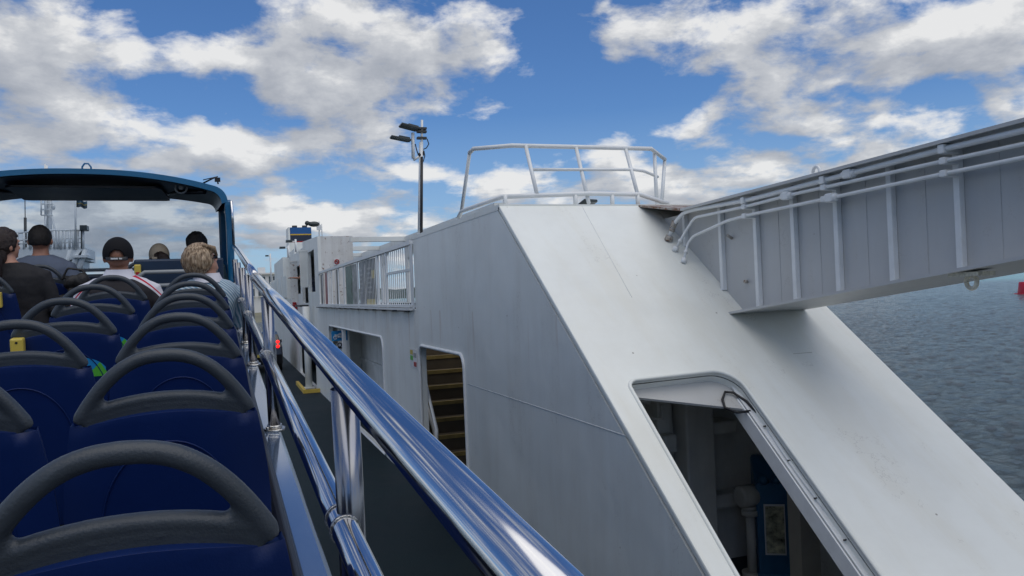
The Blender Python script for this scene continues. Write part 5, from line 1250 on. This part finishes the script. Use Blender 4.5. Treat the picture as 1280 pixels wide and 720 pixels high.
    if extra: extra(root, hp_, HR, SHO, arm_pts)
    return root
SEAT = FLZ+.47
def shades(root, hp_, HR, SHO, arm_pts):
    w = MB()
    for s_ in (-1, 1): w.ellipsoid(hp_(s_*.034, .094, .122), (.027, .010, .018), HR, 14, 10)
    gl_ = build('sunglasses', w, mat('sunglass', (.01, .01, .012), .12), root)
    w = MB(); w.tube([hp_(-.03, .1, .128), hp_(.03, .1, .128)], .004, 6)
    for s_ in (-1, 1): w.tube([hp_(s_*.06, .088, .128), hp_(s_*.08, .03, .125), hp_(s_*.084, -.02, .118)], .0035, 6)
    build('glasses_arm', w, MATS['sunglass'], gl_)
def head_at(px, py, Y):   # bus-frame point seen at this place, used to seat each passenger
    return bY(px, py, Y)
# man in charcoal cap (top of cap seen at 148,294)
p = head_at(148, 323, 5.66)
person('man in a charcoal cap and white, black and red banded polo, seen from behind', (p.x+.0, p.y-.03, p.z-.71), 0, SKINT, POLO, hair='bald', hairm=HAIRD, cap=CAPB, collar=True, lean=(0, .03), scale=1.0, arms='out')
# blond woman, face turned right and down
p = head_at(260, 333, 5.70)
person('blond short haired woman in sunglasses looking down to the right by the rail', (p.x-.035, p.y-.02, p.z-.665), 0, SKIN, CHECK, hair='bob', hairm=HAIRL, head_yaw=R(-62), head_pitch=R(-22), lean=(.03, .04), arms='face', sleeve='long', extra=shades, collar=True, scale=.97)
# man in slate t-shirt
p = head_at(49, 296, 7.75)
person('man with cropped dark hair in a slate blue t-shirt, back turned, left of the aisle', (p.x, p.y-.02, p.z-.81), 0, SKINT, TEEG, hair='short', hairm=HAIRD, scale=1.08, arms='out', lean=(0, .05))
# woman in black
p = head_at(6, 307, 6.95)
person('woman with a brown ponytail in a black top, at the left edge of the picture', (p.x+.12, p.y, p.z-.78), R(-8), SKIN, TOPB, hair='pony', hairm=HAIRB, head_yaw=R(-35), scale=1.08, arms='out', sleeve='long', lean=(-.11, .02))
# front pair
p = head_at(199, 317, 8.02)
person('passenger in a tan cap with long dark hair in the front seat', (p.x, p.y, p.z-.735), 0, SKIN, TOPB, hair='pony', hairm=HAIRB, cap=CAPT, scale=.98)
p = head_at(246, 301, 8.05)
person('dark haired passenger in a teal shirt, farthest forward by the front pillar', (p.x, p.y, p.z-.765), 0, SKIN, TEET, hair='thick', hairm=HAIRD, head_yaw=R(-15), scale=1.0)
# passenger leaning out of the block's window
q = atX(378, 331, XW-.12)
person('person with dark hair leaning out of a window of the white block', (q.x+.42, q.y, q.z-.735), R(75), SKINT, TEEG, hair='thick', hairm=HAIRB, head_pitch=R(-20), lean=(0, .42), arms='sill', frame=Matrix.Identity(4), seated=False)

# bag and jacket
p = bY(94, 350, 7.3)
w = MB(); rnd = random.Random(3)
for k in range(16): w.ellipsoid(Vector((p.x+rnd.uniform(-.09, .12), p.y+rnd.uniform(-.05, .05), p.z-.12+rnd.uniform(-.16, .15))), (rnd.uniform(.03, .06), .05, rnd.uniform(.03, .08)), Matrix.Rotation(rnd.uniform(-1, 1), 4, 'Y'))
w.tube([p+Vector((-.1, 0, .0)), p+Vector((-.05, 0, .10)), p+Vector((.06, 0, .08)), p+Vector((.12, 0, -.04))], .012, 8)
w.box((p.x-.12, p.y-.08, FLZ), (p.x+.16, p.y+.09, p.z-.12))
bg_ = build('backpack', w, BAGM, None, remesh=.009, sm=4, label='crumpled black backpack in the aisle beside the man in slate', cat='bag'); bg_.matrix_world = BUS

# paper in the woman's hand
p = bY(292, 368, 5.86)
w = MB(); n_ = 8; rows = []
for j in range(2): rows.append([w.bm.verts.new((p.x-.035+.012*i, p.y-.02+.01*math.sin(i*1.7), p.z+.045-.12*j-.006*i)) for i in range(n_)])
for i in range(n_-1): w.bm.faces.new((rows[0][i], rows[0][i+1], rows[1][i+1], rows[1][i]))
tis = single('tissue', w, mat('tissue_white', (.75, .75, .76), .9), tuple(p), frame=BUS, label='white tissue held up to the face of the blond woman', cat='tissue'); sd_ = tis.modifiers.new('s', 'SOLIDIFY'); sd_.thickness = .004
